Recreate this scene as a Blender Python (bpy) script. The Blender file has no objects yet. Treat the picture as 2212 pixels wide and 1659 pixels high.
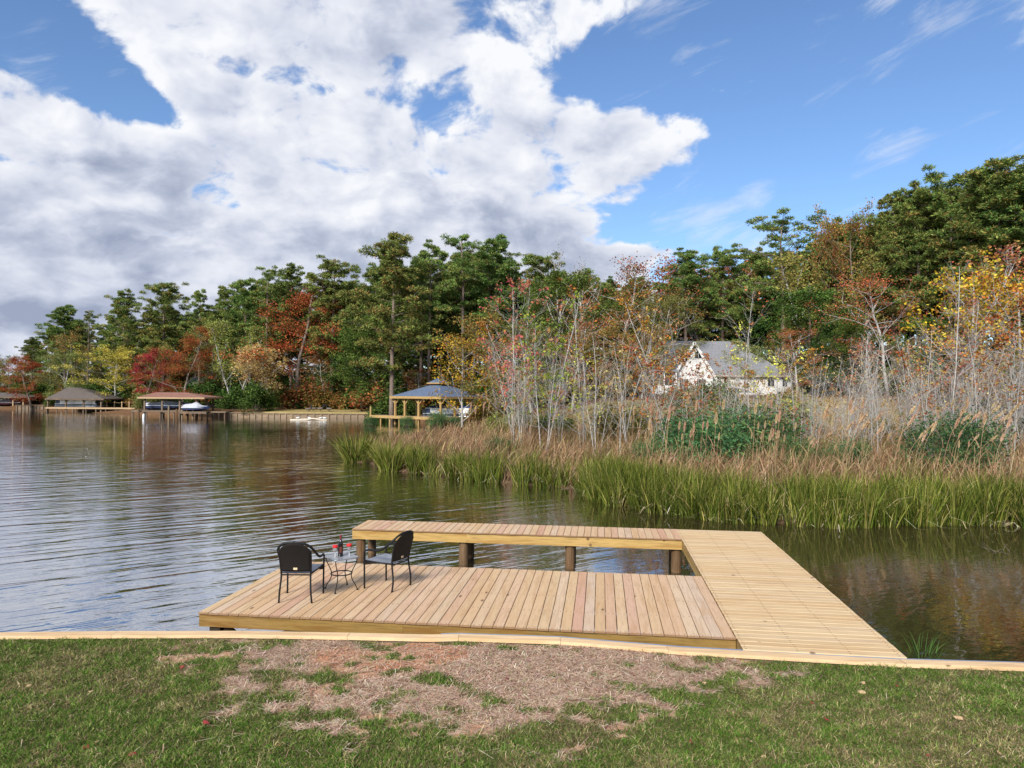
import bpy, bmesh, math, random
import numpy as np
from mathutils import Matrix, Vector
R = math.radians
random.seed(7); RNG = np.random.default_rng(11)
scene = bpy.context.scene
COL = scene.collection

# ------------------------------------------------------------------ camera
CAM_H = 3.72                      # metres above the water
FPX = 1534.0                      # focal length for a picture 2212 wide
PITCH, ROLL = R(0.728), R(0.374)
cam_d = bpy.data.cameras.new('camera'); cam = bpy.data.objects.new('camera', cam_d); COL.objects.link(cam)
cam_d.sensor_width = 36; cam_d.lens = 36*FPX/2212; cam_d.clip_end = 3000; cam_d.clip_start = .1
CM = Matrix.Rotation(R(90)+PITCH, 3, 'X') @ Matrix.Rotation(ROLL, 3, 'Z')
cam.matrix_world = Matrix.Translation((0,0,CAM_H)) @ CM.to_4x4()
scene.camera = cam
def ray(px, py): return CM @ Vector(((px-1106)/FPX, -(py-829.5)/FPX, -1))
def at(px, py, d):
    r = ray(px, py); return Vector((0,0,CAM_H)) + r*(d/r.y)
def gz(px, py, z=0.):
    r = ray(px, py); return Vector((0,0,CAM_H)) + r*((z-CAM_H)/r.z)
def xa(px, d): return at(px, 849, d).x

# ------------------------------------------------------------------ exposure, node helper
vs = scene.view_settings
vs.view_transform = 'Standard'; vs.look = 'None'; vs.gamma = 1; vs.exposure = 0.8; vs.use_curve_mapping = False
scene.render.engine = 'CYCLES'
scene.cycles.max_bounces = 6; scene.cycles.diffuse_bounces = 3; scene.cycles.glossy_bounces = 3
scene.cycles.transmission_bounces = 4; scene.cycles.transparent_max_bounces = 6
scene.cycles.use_denoising = True
scene.cycles.caustics_reflective = False; scene.cycles.caustics_refractive = False

class G:
    def __init__(s, tree): s.t = tree; tree.nodes.clear()
    def n(s, typ, **kw):
        nd = s.t.nodes.new(typ)
        for k, v in kw.items(): setattr(nd, k, v)
        return nd
    def put(s, sock, v):
        if hasattr(v, 'is_output') or hasattr(v, 'links'): s.t.links.new(v, sock)
        elif isinstance(v, (tuple, list)) and len(v) == 3 and len(getattr(sock, 'default_value', (0,0,0))) == 4: sock.default_value = (*v, 1)
        else: sock.default_value = v
    def m(s, op, a, b=0., c=0., clamp=False):
        nd = s.n('ShaderNodeMath', operation=op, use_clamp=clamp)
        for i, v in enumerate((a, b, c)): s.put(nd.inputs[i], v)
        return nd.outputs[0]
    def v(s, op, a, b=(0,0,0), c=(0,0,0), sc=None):
        nd = s.n('ShaderNodeVectorMath', operation=op)
        s.put(nd.inputs[0], a); s.put(nd.inputs[1], b)
        if op == 'MULTIPLY_ADD': s.put(nd.inputs[2], c)
        if sc is not None: s.put(nd.inputs['Scale'], sc)
        return nd.outputs['Value'] if op in ('DOT_PRODUCT','LENGTH','DISTANCE') else nd.outputs[0]
    def noise(s, vec, scale=5, detail=4, rough=.5, dist=0., out=0, lac=2.):
        nd = s.n('ShaderNodeTexNoise'); s.put(nd.inputs['Vector'], vec); s.put(nd.inputs['Scale'], scale)
        nd.inputs['Detail'].default_value = detail; nd.inputs['Roughness'].default_value = rough
        nd.inputs['Distortion'].default_value = dist; nd.inputs['Lacunarity'].default_value = lac
        return nd.outputs[out]
    def sm(s, x, a, b, c=0., d=1.):
        nd = s.n('ShaderNodeMapRange', interpolation_type='SMOOTHSTEP'); s.put(nd.inputs[0], x)
        nd.inputs[1].default_value = a; nd.inputs[2].default_value = b; nd.inputs[3].default_value = c; nd.inputs[4].default_value = d
        return nd.outputs[0]
    def mix(s, f, a, b, mode='MIX'):
        nd = s.n('ShaderNodeMix', data_type='RGBA', blend_type=mode)
        s.put(nd.inputs[0], f); s.put(nd.inputs[6], a); s.put(nd.inputs[7], b)
        return nd.outputs[2]
    def ramp(s, f, stops):
        nd = s.n('ShaderNodeValToRGB'); s.put(nd.inputs[0], f); e = nd.color_ramp.elements
        while len(e) < len(stops): e.new(.5)
        for el, (p, c) in zip(e, stops): el.position = p; el.color = (*c, 1)
        return nd.outputs[0]
    def sep(s, v):
        nd = s.n('ShaderNodeSeparateXYZ'); s.put(nd.inputs[0], v); return nd.outputs
    def comb(s, x, y, z=0.):
        nd = s.n('ShaderNodeCombineXYZ')
        for i, v in enumerate((x, y, z)): s.put(nd.inputs[i], v)
        return nd.outputs[0]

# ------------------------------------------------------------------ sky
SUN_EL, SUN_AZ = R(33), R(205)    # azimuth clockwise from +Y: behind the camera, to its left
world = bpy.data.worlds.new('World'); scene.world = world; world.use_nodes = True
g = G(world.node_tree)
tc = g.n('ShaderNodeTexCoord').outputs['Generated']
sky = g.n('ShaderNodeTexSky', sky_type='NISHITA', sun_disc=False)
sky.sun_elevation = SUN_EL; sky.sun_rotation = SUN_AZ; sky.air_density = 1.0; sky.dust_density = .25; sky.ozone_density = 2.2
D = g.v('NORMALIZE', tc); dx, dy, dz = g.sep(D)
az = g.m('ARCTAN2', dx, dy); el = g.m('ARCSINE', dz)
ae = g.comb(az, el)
def blob(acc, px, py, rx, ry, w, rot=0):
    a = math.atan((px-1106)/FPX); e = math.atan((849-py)/math.hypot(FPX, px-1106)); rx /= FPX; ry /= FPX
    c, s_ = math.cos(rot), math.sin(rot)
    d = g.v('SUBTRACT', ae, (a, e, 0))
    if rot: d = g.comb(g.v('DOT_PRODUCT', d, (c, s_, 0)), g.v('DOT_PRODUCT', d, (-s_, c, 0)))
    d = g.v('MULTIPLY', d, (1/rx, 1/ry, 0))
    ex = g.m('POWER', math.e, g.m('MULTIPLY', g.v('DOT_PRODUCT', d, d), -1.))
    return g.m('MULTIPLY_ADD', ex, w, acc)
# cloud cover: an even half-covered sky, with the large clouds and the clear patches that stand over the lake
cov = .0
CLOUDS = [(500,640,900,120,.30,0),(1200,560,200,60,.16,0),(1300,400,150,90,.10,0),(300,480,300,60,.10,0),(200,400,420,170,0.172,0),(700,330,330,190,0.206,0),(120,650,480,110,0.224,0),(820,60,380,85,0.224,0),(1150,310,210,130,0.172,0),
          (1420,290,170,85,0.310,.2),(1000,500,360,90,0.189,0),(1440,543,140,20,0.310,0),(150,20,140,34,0.189,-.25),(60,240,150,55,0.189,-.3),
          (420,180,170,50,0.138,0),(1380,10,90,26,0.155,0),
          (1900,250,360,520,-0.500,0),(1340,110,140,55,-0.400,.3),(160,135,170,48,-0.460,-.42),(20,60,130,75,-0.420,0),(640,178,260,22,-0.170,-.05),(1480,450,170,60,-0.280,.2),(2600,300,500,700,-0.500,0),(700,470,40,20,-0.120,0)]
for b in CLOUDS: cov = blob(cov, *b)
inv = g.m('DIVIDE', 1., g.m('ADD', g.m('MAXIMUM', dz, 0.), .50))
cp = g.comb(g.m('MULTIPLY', dx, inv), g.m('MULTIPLY', dy, inv), 0.)
warp = g.noise(cp, 6., 2, .5, out=1)
cp2 = g.v('MULTIPLY_ADD', warp, (.09,.09,.09), cp)
nb = g.noise(cp2, 7.5, 8, .56)
up = g.v('ADD', cp2, (-.022, -.034, .01))
nb2 = g.noise(up, 7.5, 4, .52)
puff = g.noise(cp2, 26., 5, .58)
dens = g.m('ADD', g.m('MULTIPLY_ADD', g.m('SUBTRACT', puff, .5), .34, g.m('MULTIPLY_ADD', g.m('SUBTRACT', nb, .5), 1.45, .5)), cov)
alpha = g.sm(dens, .44, .63)
big = g.noise(g.v('MULTIPLY', cp, (1.,1.25,1.)), 4.6, 5, .52)
rel = g.m('MULTIPLY_ADD', g.m('SUBTRACT', nb, nb2), g.sm(el, .08, .34, 1.0, 2.2), .80)
rel = g.m('MULTIPLY_ADD', g.m('MULTIPLY', g.m('SUBTRACT', puff, .5), g.sm(dens, .5, .95, .8, .22)), .60, rel)
core = g.sm(dens, .52, .86)
rel = g.m('SUBTRACT', rel, g.m('MULTIPLY', g.m('MULTIPLY', g.sm(big, .38, .70), core), .52))
rel = g.m('SUBTRACT', rel, g.m('MULTIPLY', g.sm(el, .04, .36, .33, .0), core), clamp=True)
ccol = g.ramp(rel, [(0,(.20,.23,.31)),(.35,(.305,.335,.41)),(.62,(.42,.44,.50)),(1,(.545,.555,.575))])
# thin high wisps
wp = g.v('MULTIPLY', g.comb(g.v('DOT_PRODUCT', ae, (.94,.34,0)), g.v('DOT_PRODUCT', ae, (-.34,.94,0))), (5., 22., 0))
wn = g.noise(wp, 1., 7, .65, .6)
wmask = g.noise(ae, 7., 2, .5)
wa = g.m('MULTIPLY', g.sm(g.m('MULTIPLY_ADD', wmask, .8, wn), .93, 1.15), .40)
aa = g.m('MAXIMUM', alpha, wa)
bg1 = g.n('ShaderNodeBackground'); g.put(bg1.inputs[0], g.mix(1., sky.outputs[0], (.74,.855,1.0), 'MULTIPLY')); bg1.inputs[1].default_value = .096
bg2 = g.n('ShaderNodeBackground'); g.put(bg2.inputs[0], ccol); bg2.inputs[1].default_value = 1.
mx = g.n('ShaderNodeMixShader'); g.put(mx.inputs[0], aa); g.put(mx.inputs[1], bg1.outputs[0]); g.put(mx.inputs[2], bg2.outputs[0])
wo = g.n('ShaderNodeOutputWorld'); g.put(wo.inputs[0], mx.outputs[0])
world.cycles.sampling_method = 'MANUAL'; world.cycles.sample_map_resolution = 512

# ------------------------------------------------------------------ sun (veiled by cloud: wide and soft)
sun_d = bpy.data.lights.new('sun', 'SUN'); sun_d.energy = 3.5; sun_d.angle = R(14); sun_d.color = (1, .955, .88)
sun = bpy.data.objects.new('sun', sun_d); COL.objects.link(sun)
sdir = Vector((math.sin(SUN_AZ)*math.cos(SUN_EL), math.cos(SUN_AZ)*math.cos(SUN_EL), math.sin(SUN_EL)))
sun.rotation_euler = sdir.to_track_quat('Z', 'Y').to_euler(); sun.location = (0,-20,40)
# ------------------------------------------------------------------ mesh helpers
def tag(o, label=None, cat=None, group=None, kind=None):
    if label: o['label'] = label
    if cat: o['category'] = cat
    if group: o['group'] = group
    if kind: o['kind'] = kind
    return o
def thing(name, label, cat, loc=(0,0,0), rz=0, group=None, scale=1.):
    o = bpy.data.objects.new(name, None); COL.objects.link(o); o.location = loc; o.rotation_euler = (0,0,rz)
    o.scale = (scale,)*3 if not hasattr(scale, '__len__') else scale
    o.empty_display_size = .2
    return tag(o, label, cat, group)
def link(name, me, parent=None, loc=None, rz=None, mat=None):
    o = bpy.data.objects.new(name, me); COL.objects.link(o)
    if parent is not None: o.parent = parent
    if loc is not None: o.location = loc
    if rz is not None: o.rotation_euler = (0,0,rz)
    if mat is not None and not me.materials: me.materials.append(mat)
    return o
class MB:
    """collects verts, quads, tris and a colour per vertex; becomes ONE mesh"""
    def __init__(s): s.V=[]; s.Q=[]; s.T=[]; s.C=[]; s.nv=0
    def add(s, V, Q=None, T=None, c=(1,1,1)):
        V = np.asarray(V, float).reshape(-1,3); o = s.nv; s.V.append(V); s.nv += len(V)
        if Q is not None and len(Q): s.Q.append(np.asarray(Q, int).reshape(-1,4)+o)
        if T is not None and len(T): s.T.append(np.asarray(T, int).reshape(-1,3)+o)
        c = np.asarray(c, float); s.C.append(np.broadcast_to(c, (len(V),3)) if c.ndim == 1 else c)
        return s
    def box(s, x0,x1,y0,y1,z0,z1, c=(1,1,1)):
        V = [(x,y,z) for x in (x0,x1) for y in (y0,y1) for z in (z0,z1)]
        return s.add(V, [(0,1,3,2),(4,6,7,5),(0,4,5,1),(2,3,7,6),(0,2,6,4),(1,5,7,3)], c=c)
    def beam(s, a, b, w, h, c=(1,1,1)):
        a, b = Vector(a), Vector(b); d = (b-a).normalized(); up = Vector((0,0,1)) if abs(d.z) < .95 else Vector((0,1,0))
        x = d.cross(up).normalized(); y = x.cross(d).normalized(); V = []
        for p in (a, b):
            for i, j in ((-1,-1),(1,-1),(1,1),(-1,1)): V.append(p + x*(i*w/2) + y*(j*h/2))
        return s.add([tuple(v) for v in V], [(3,2,1,0),(4,5,6,7),(0,1,5,4),(1,2,6,5),(2,3,7,6),(3,0,4,7)], c=c)
    def tube(s, pts, rad, n=6, c=(1,1,1), cap=True):
        pts = np.asarray([tuple(p) for p in pts], float); k = len(pts)
        rad = np.broadcast_to(np.asarray(rad, float), (k,))
        d = np.gradient(pts, axis=0); d /= np.linalg.norm(d, axis=1)[:,None]+1e-9
        ref = np.where(np.abs(d[:,2:3]) < .9, np.array([[0,0,1.]]), np.array([[0,1.,0]]))
        if np.abs(d[:,2]).mean() > .75: ref = np.repeat([[0,1.,0]], k, 0)
        elif np.abs(d[:,2]).mean() < .5 or k > 2: ref = np.repeat([ref[0]], k, 0)
        x = np.cross(d, ref); x /= np.linalg.norm(x, axis=1)[:,None]+1e-9; y = np.cross(x, d)
        a = np.arange(n)/n*2*np.pi
        V = pts[:,None,:] + rad[:,None,None]*(np.cos(a)[None,:,None]*x[:,None,:] + np.sin(a)[None,:,None]*y[:,None,:])
        V = V.reshape(-1,3); i = np.arange(k-1)[:,None]*n; j = np.arange(n)[None,:]; j2 = (j+1) % n
        Q = np.stack([i+j, i+n+j, i+n+j2, i+j2], -1).reshape(-1,4)
        T = []
        if cap:
            V = np.vstack([V, pts[0], pts[-1]]); c0, c1 = k*n, k*n+1
            T = [(c0, q, (q+1) % n) for q in range(n)] + [(c1, (k-1)*n+(q+1) % n, (k-1)*n+q) for q in range(n)]
        return s.add(V, Q, T, c)
    def lathe(s, prof, n=14, ctr=(0,0,0), c=(1,1,1)):
        prof = np.asarray(prof, float); k = len(prof); a = np.arange(n)/n*2*np.pi
        V = np.stack([np.outer(prof[:,0], np.cos(a)), np.outer(prof[:,0], np.sin(a)), np.repeat(prof[:,1:2], n, 1)], -1).reshape(-1,3)+np.asarray(ctr)
        i = np.arange(k-1)[:,None]*n; j = np.arange(n)[None,:]; j2 = (j+1) % n
        return s.add(V, np.stack([i+j, i+j2, i+n+j2, i+n+j], -1).reshape(-1,4), c=c)
    def mesh(s, name, mat=None, smooth=False):
        me = bpy.data.meshes.new(name)
        V = np.vstack(s.V); Q = np.vstack(s.Q) if s.Q else np.zeros((0,4), int); T = np.vstack(s.T) if s.T else np.zeros((0,3), int)
        me.vertices.add(len(V)); me.vertices.foreach_set('co', V.astype(np.float32).ravel())
        li = np.concatenate([Q.ravel(), T.ravel()]).astype(np.int32)
        ls = np.concatenate([np.arange(len(Q))*4, len(Q)*4+np.arange(len(T))*3]).astype(np.int32)
        me.loops.add(len(li)); me.loops.foreach_set('vertex_index', li)
        me.polygons.add(len(ls)); me.polygons.foreach_set('loop_start', ls)
        me.polygons.foreach_set('use_smooth', np.full(len(ls), bool(smooth)))
        C = np.vstack(s.C)
        ca = me.color_attributes.new('col', 'FLOAT_COLOR', 'POINT')
        ca.data.foreach_set('color', np.hstack([C, np.ones((len(C),1))]).astype(np.float32).ravel())
        me.update(calc_edges=True); me.validate()
        if mat: me.materials.append(mat)
        return me
    def build(s, name, mat, parent=None, loc=None, rz=None, smooth=False):
        return link(name, s.mesh(name, mat, smooth), parent, loc, rz)

def vnoise(x, y, seed=0):
    xi, yi = np.floor(x).astype(np.int64), np.floor(y).astype(np.int64); fx, fy = x-xi, y-yi
    fx, fy = fx*fx*(3-2*fx), fy*fy*(3-2*fy)
    def h(a, b):
        n = (a*374761393 + b*668265263 + seed*974634777) & 0xffffffff
        n = ((n ^ (n >> 13))*1274126177) & 0xffffffff
        return ((n ^ (n >> 16)) & 0xffff)/65535.
    return (h(xi,yi)*(1-fx)+h(xi+1,yi)*fx)*(1-fy) + (h(xi,yi+1)*(1-fx)+h(xi+1,yi+1)*fx)*fy
def fbm(x, y, sc, oc=4, seed=0):
    r = 0; a = 1; t = 0
    for i in range(oc): r = r + a*vnoise(x*sc+13.7*i, y*sc+7.1*i, seed+i); t += a; a *= .55; sc *= 2.05
    return r/t
def sstep(x, a, b):
    t = np.clip((x-a)/(b-a), 0, 1); return t*t*(3-2*t)

# ------------------------------------------------------------------ materials
MATS = {}
def mat(name, fn):
    m = bpy.data.materials.new(name); m.use_nodes = True; g = G(m.node_tree)
    sh = fn(g); o = g.n('ShaderNodeOutputMaterial'); g.put(o.inputs[0], sh); MATS[name] = m; return m
def pbsdf(g, col, rough=.6, bump=None, spec=.5, metal=0., ior=1.45, **kw):
    p = g.n('ShaderNodeBsdfPrincipled'); g.put(p.inputs['Base Color'], col); g.put(p.inputs['Roughness'], rough)
    p.inputs['Specular IOR Level'].default_value = spec; p.inputs['Metallic'].default_value = metal; p.inputs['IOR'].default_value = ior
    if bump is not None:
        b = g.n('ShaderNodeBump'); b.inputs['Strength'].default_value = bump[1]; b.inputs['Distance'].default_value = bump[2]
        g.put(b.inputs['Height'], bump[0]); g.put(p.inputs['Normal'], b.outputs[0])
    for k, v in kw.items(): g.put(p.inputs[k], v)
    return p.outputs[0]
def ocoord(g): return g.n('ShaderNodeTexCoord').outputs['Object']
def orand(g): return g.n('ShaderNodeObjectInfo').outputs['Random']
def wpos(g): return g.n('ShaderNodeNewGeometry').outputs['Position']
def plain(name, c, rough=.6, spec=.5, metal=0., var=.12, sc=3.):
    def f(g):
        n = g.noise(ocoord(g), sc, 5, .6)
        return pbsdf(g, g.mix(g.m('MULTIPLY', n, 1.), tuple(v*(1-var*1.6) for v in c), tuple(min(1, v*(1+var)) for v in c)), rough, None, spec, metal)
    return mat(name, f)
def wood(name, tones, grain=.25, knots=True, along=1, rough=.7, gsc=1.):
    """boards: grain along local axis, one tone per board"""
    def f(g):
        r = orand(g); off = g.v('SCALE', (37.1,91.7,53.3), sc=r)
        p = g.v('ADD', ocoord(g), off)
        st = [9*gsc,9*gsc,9*gsc]; st[along] = .7*gsc
        q = g.v('MULTIPLY', p, tuple(st))
        n1 = g.noise(q, 4., 6, .62, .4); n2 = g.noise(p, 1.3, 3, .5); n3 = g.noise(q, 1.1, 3, .6, .8)
        base = g.ramp(r, [(i/max(1,len(tones)-1), c) for i, c in enumerate(tones)])
        c = g.mix(g.m('MULTIPLY', g.sm(n1, .42, .72), grain), base, tuple(v*.42 for v in tones[0]))
        c = g.mix(g.m('MULTIPLY', g.sm(n2, .5, .75), .30), c, (.50,.30,.14))
        c = g.mix(g.m('MULTIPLY', g.sm(n3, .48, .66), grain*1.3), c, tuple(v*k for v, k in zip(tones[0], (.70,.58,.45))))
        if knots:
            kq = g.v('MULTIPLY', p, (3.2,3.2,3.2) if along != 1 else (5.,2.0,5.))
            vor = g.n('ShaderNodeTexVoronoi', feature='F1'); g.put(vor.inputs['Vector'], kq); vor.inputs['Scale'].default_value = 1.
            kc = g.sep(vor.outputs['Color'])[0]
            k = g.m('MULTIPLY', g.sm(vor.outputs['Distance'], .07, .15, 1., 0.), g.m('GREATER_THAN', kc, .70))
            c = g.mix(g.m('MULTIPLY', k, .8), c, (.10,.05,.022))
        nv = g.n('ShaderNodeVectorTransform', vector_type='NORMAL', convert_from='WORLD', convert_to='OBJECT'); g.put(nv.inputs[0], g.n('ShaderNodeNewGeometry').outputs['True Normal'])
        c = g.mix(g.m('MULTIPLY', g.m('GREATER_THAN', g.m('ABSOLUTE', g.sep(nv.outputs[0])[along]), .7), .75 if knots else 0.), c, (.17,.085,.04))   # end grain
        return pbsdf(g, c, rough, (n1, .25, .004), .3)
    return mat(name, f)
DECK_T = [(0.56, 0.372, 0.209), (0.583, 0.415, 0.255), (0.529, 0.345, 0.189), (0.574, 0.383, 0.24), (0.56, 0.395, 0.24), (0.52, 0.306, 0.209), (0.591, 0.43, 0.278), (0.535, 0.399, 0.286), (0.566, 0.392, 0.216), (0.535, 0.337, 0.209), (0.574, 0.415, 0.259)]
wood('deck_wood', DECK_T, .30)
wood('walk_wood', [(0.558,0.395,0.214),(0.595,0.437,0.251),(0.530,0.363,0.191),(0.586,0.419,0.233),(0.549,0.400,0.242),(0.605,0.446,0.265)], .32, along=0)
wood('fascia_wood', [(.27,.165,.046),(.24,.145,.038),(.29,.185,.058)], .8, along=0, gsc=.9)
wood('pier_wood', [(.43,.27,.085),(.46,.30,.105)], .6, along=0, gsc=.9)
wood('cap_wood', [(.66,.46,.26),(.70,.50,.29),(.62,.42,.22)], .35, along=0)
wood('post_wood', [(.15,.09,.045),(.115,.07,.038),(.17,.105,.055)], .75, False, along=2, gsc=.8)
wood('old_wood', [(.16,.115,.08),(.12,.085,.06),(.20,.15,.105)], .5, False, along=2, gsc=.4)
wood('dock_grey', [(.23,.17,.115),(.27,.20,.135)], .4, False, along=0, gsc=.4)
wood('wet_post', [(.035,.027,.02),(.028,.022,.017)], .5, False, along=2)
wood('wall_post', [(.27,.20,.13),(.22,.16,.10)], .3, False, along=2, gsc=.4)
wood('dock_tan', [(.44,.31,.18),(.38,.27,.16)], .3, False, along=0, gsc=.4)
wood('gold_wood', [(.40,.265,.105),(.37,.24,.09),(.43,.29,.12)], .3, False, along=2, gsc=.5)
def f_bark(base, dark, sc=1.):
    def f(g):
        p = ocoord(g); q = g.v('MULTIPLY', p, (6*sc,6*sc,1.1*sc)); n = g.noise(q, 2.5, 6, .65)
        c = g.mix(g.sm(n, .35, .65), dark, base)
        c = g.mix(g.m('MULTIPLY', orand(g), .35), c, tuple(v*.6 for v in base))
        return pbsdf(g, c, .9, (n, .6, .03), .15)
    return f
mat('bark_pine', f_bark((.27,.205,.16), (.10,.075,.06)))
mat('bark_dark', f_bark((.13,.10,.08), (.05,.04,.032)))
mat('bark_pale', f_bark((.50,.475,.44), (.25,.23,.21), 2.))
mat('bark_brown', f_bark((.27,.22,.18), (.12,.095,.075), 2.))
def f_leaf(trans=.28, vary=.35):
    def f(g):
        a = g.n('ShaderNodeVertexColor', layer_name='col').outputs[0]
        r = orand(g)
        hs = g.n('ShaderNodeHueSaturation'); g.put(hs.inputs['Hue'], g.m('MULTIPLY_ADD', r, .05, .475))
        g.put(hs.inputs['Value'], g.m('MULTIPLY_ADD', g.m('FRACT', g.m('MULTIPLY', r, 7.3)), vary, 1-vary*.5)); g.put(hs.inputs['Color'], a)
        hs.inputs['Saturation'].default_value = 1.
        d = g.n('ShaderNodeBsdfDiffuse'); g.put(d.inputs[0], hs.outputs[0])
        t = g.n('ShaderNodeBsdfTranslucent'); g.put(t.inputs[0], hs.outputs[0])
        m = g.n('ShaderNodeMixShader'); m.inputs[0].default_value = trans; g.put(m.inputs[1], d.outputs[0]); g.put(m.inputs[2], t.outputs[0])
        return m.outputs[0]
    return f
mat('leaf', f_leaf()); mat('needle', f_leaf(.18, .3)); mat('blade', f_leaf(.25, .1))
def f_shingle(c, dark):
    def f(g):
        p = ocoord(g); q = g.v('MULTIPLY', p, (1.6,1.6,9.)); n = g.noise(q, 2.2, 4, .6); n2 = g.noise(p, .5, 3, .5)
        cc = g.mix(g.sm(n, .35, .68), dark, c); cc = g.mix(g.m('MULTIPLY', n2, .35), cc, tuple(v*.7 for v in c))
        return pbsdf(g, cc, .85, (n, .3, .02), .25)
    return f
mat('shingle_blue', f_shingle((.125,.165,.245), (.075,.10,.15)))
mat('shingle_red', f_shingle((.30,.155,.115), (.20,.10,.075)))
mat('shingle_brown', f_shingle((.15,.125,.11), (.085,.07,.062)))
mat('shingle_grey', f_shingle((.25,.255,.275), (.15,.155,.17)))
mat('roof_metal', f_shingle((.50,.52,.56), (.36,.38,.42)))
plain('white_paint', (.66,.65,.625), .6); plain('white_gel', (.78,.80,.82), .2); plain('navy', (.018,.03,.085), .25); plain('blue_canvas', (.03,.07,.20), .7)
plain('grey_canvas', (.42,.43,.47), .7); plain('black_plastic', (.015,.016,.018), .4); plain('grey_metal', (.35,.36,.38), .4, metal=.7)
plain('dark_glass', (.02,.024,.03), .08); plain('brown_wall', (.22,.14,.09), .8); plain('tan_wall', (.42,.36,.28), .8); plain('umbrella_cloth', (.06,.055,.06), .8)
plain('black_metal', (.009,.009,.010), .5, .3, var=.3); plain('red_petal', (.62,.012,.008), .5); plain('tag_tan', (.62,.48,.30), .5); plain('yellow_plastic', (.75,.50,.03), .4)
plain('strip_metal', (.40,.44,.52), .3, metal=.6); plain('label_paper', (.10,.03,.02), .5); plain('pale_log', (.62,.53,.42), .8, sc=6.)
plain('goose_body', (.12,.095,.075), .8); plain('goose_neck', (.02,.02,.02), .7); plain('gull_white', (.75,.75,.74), .7)
plain('concrete', (.42,.40,.37), .85); plain('purple_red', (.20,.03,.04), .5)
def f_sling(g):
    p = ocoord(g); n = g.noise(g.v('MULTIPLY', p, (1,1,1)), 6, 2, .5)
    return pbsdf(g, g.mix(n, (.17,.18,.21), (.25,.26,.30)), .38, None, .6)
mat('seat_sling', f_sling)
def f_wicker(g):
    p = ocoord(g); s = g.sep(p); w = 190.
    a = g.m('SINE', g.m('MULTIPLY', s[0], w)); b = g.m('SINE', g.m('MULTIPLY', s[2], w*1.1)); h = g.m('MULTIPLY', a, b)
    return pbsdf(g, g.mix(g.sm(h, -.6, .6), (.004,.0035,.0035), (.018,.014,.012)), .6, (h, .8, .004), .22)
mat('wicker', f_wicker)
def f_tabletop(g):
    n = g.noise(ocoord(g), 40, 3, .6)
    return pbsdf(g, g.mix(n, (.20,.21,.23), (.32,.33,.35)), .22, None, .6)
mat('table_glass', f_tabletop)
def f_glass(g):
    return pbsdf(g, (.96,.97,.98), .03, None, .5, 0, 1.45, **{'Transmission Weight': .92})
mat('clear_glass', f_glass)
def f_bottle(g): return pbsdf(g, (.012,.010,.010), .06, None, .6)
mat('bottle_glass', f_bottle)

# water: muddy green-brown lake, wind ripples over the open lake, calmer in the reedy cove
def f_water(g):
    P = wpos(g); x, y, z = g.sep(P)
    ca, sa = math.cos(R(35)), math.sin(R(35))
    along = g.v('DOT_PRODUCT', P, (ca, sa, 0)); across = g.v('DOT_PRODUCT', P, (-sa, ca, 0))
    wv = g.comb(g.m('MULTIPLY', along, .34), g.m('MULTIPLY', across, 2.1), 0.)
    w1 = g.noise(wv, 1., 3, .45, .35)
    wv2 = g.comb(g.m('MULTIPLY', along, 1.0), g.m('MULTIPLY', across, 4.6), 3.)
    w2 = g.noise(wv2, 1., 2, .5, .3)
    w3 = g.noise(g.v('MULTIPLY', P, (1.6,3.,1.)), 2.2, 3, .5)
    gust = g.noise(g.v('MULTIPLY', P, (.06,.11,0.)), 1., 3, .55)
    open_ = g.sm(g.m('MULTIPLY_ADD', y, -.10, x), -3.4, 2.6, 1., .0)
    far = g.sm(y, 30., 75., 1., .30)
    amp = g.m('MULTIPLY', g.m('MULTIPLY_ADD', open_, g.m('MULTIPLY_ADD', g.sm(gust, .3, .7), .55, .45), .17), far)
    h = g.m('MULTIPLY_ADD', w1, .050, g.m('MULTIPLY', w2, .008)); h = g.m('MULTIPLY_ADD', w3, .003, h)
    h = g.m('MULTIPLY_ADD', h, amp, g.m('MULTIPLY', g.noise(g.v('MULTIPLY', P, (2.6,4.4,1.)), 1.4, 2, .5), .0022))
    n = g.noise(P, .15, 3, .5)
    col = g.mix(n, (.024,.021,.008), (.040,.030,.012))
    b = g.n('ShaderNodeBump'); b.inputs['Strength'].default_value = 1.; b.inputs['Distance'].default_value = 1.; g.put(b.inputs['Height'], h)
    df = g.n('ShaderNodeBsdfDiffuse'); g.put(df.inputs[0], col); g.put(df.inputs['Normal'], b.outputs[0])
    gl = g.n('ShaderNodeBsdfGlossy'); gl.inputs[0].default_value = (.94,.95,.97,1); gl.inputs['Roughness'].default_value = .02; g.put(gl.inputs['Normal'], b.outputs[0])
    lw = g.n('ShaderNodeLayerWeight'); lw.inputs[0].default_value = .5; g.put(lw.inputs['Normal'], b.outputs[0])
    m = g.n('ShaderNodeMixShader'); g.put(m.inputs[0], g.m('MULTIPLY', g.m('MULTIPLY_ADD', g.m('POWER', lw.outputs['Facing'], 1.2), .98, .0), g.sm(g.m('MULTIPLY_ADD', y, -.10, x), -2., 3.5, 1., .52))); g.put(m.inputs[1], df.outputs[0]); g.put(m.inputs[2], gl.outputs[0])  # mirror share lowered by position over the right cove, painting its reflection darker
    return m.outputs[0]
mat('water', f_water)

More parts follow.
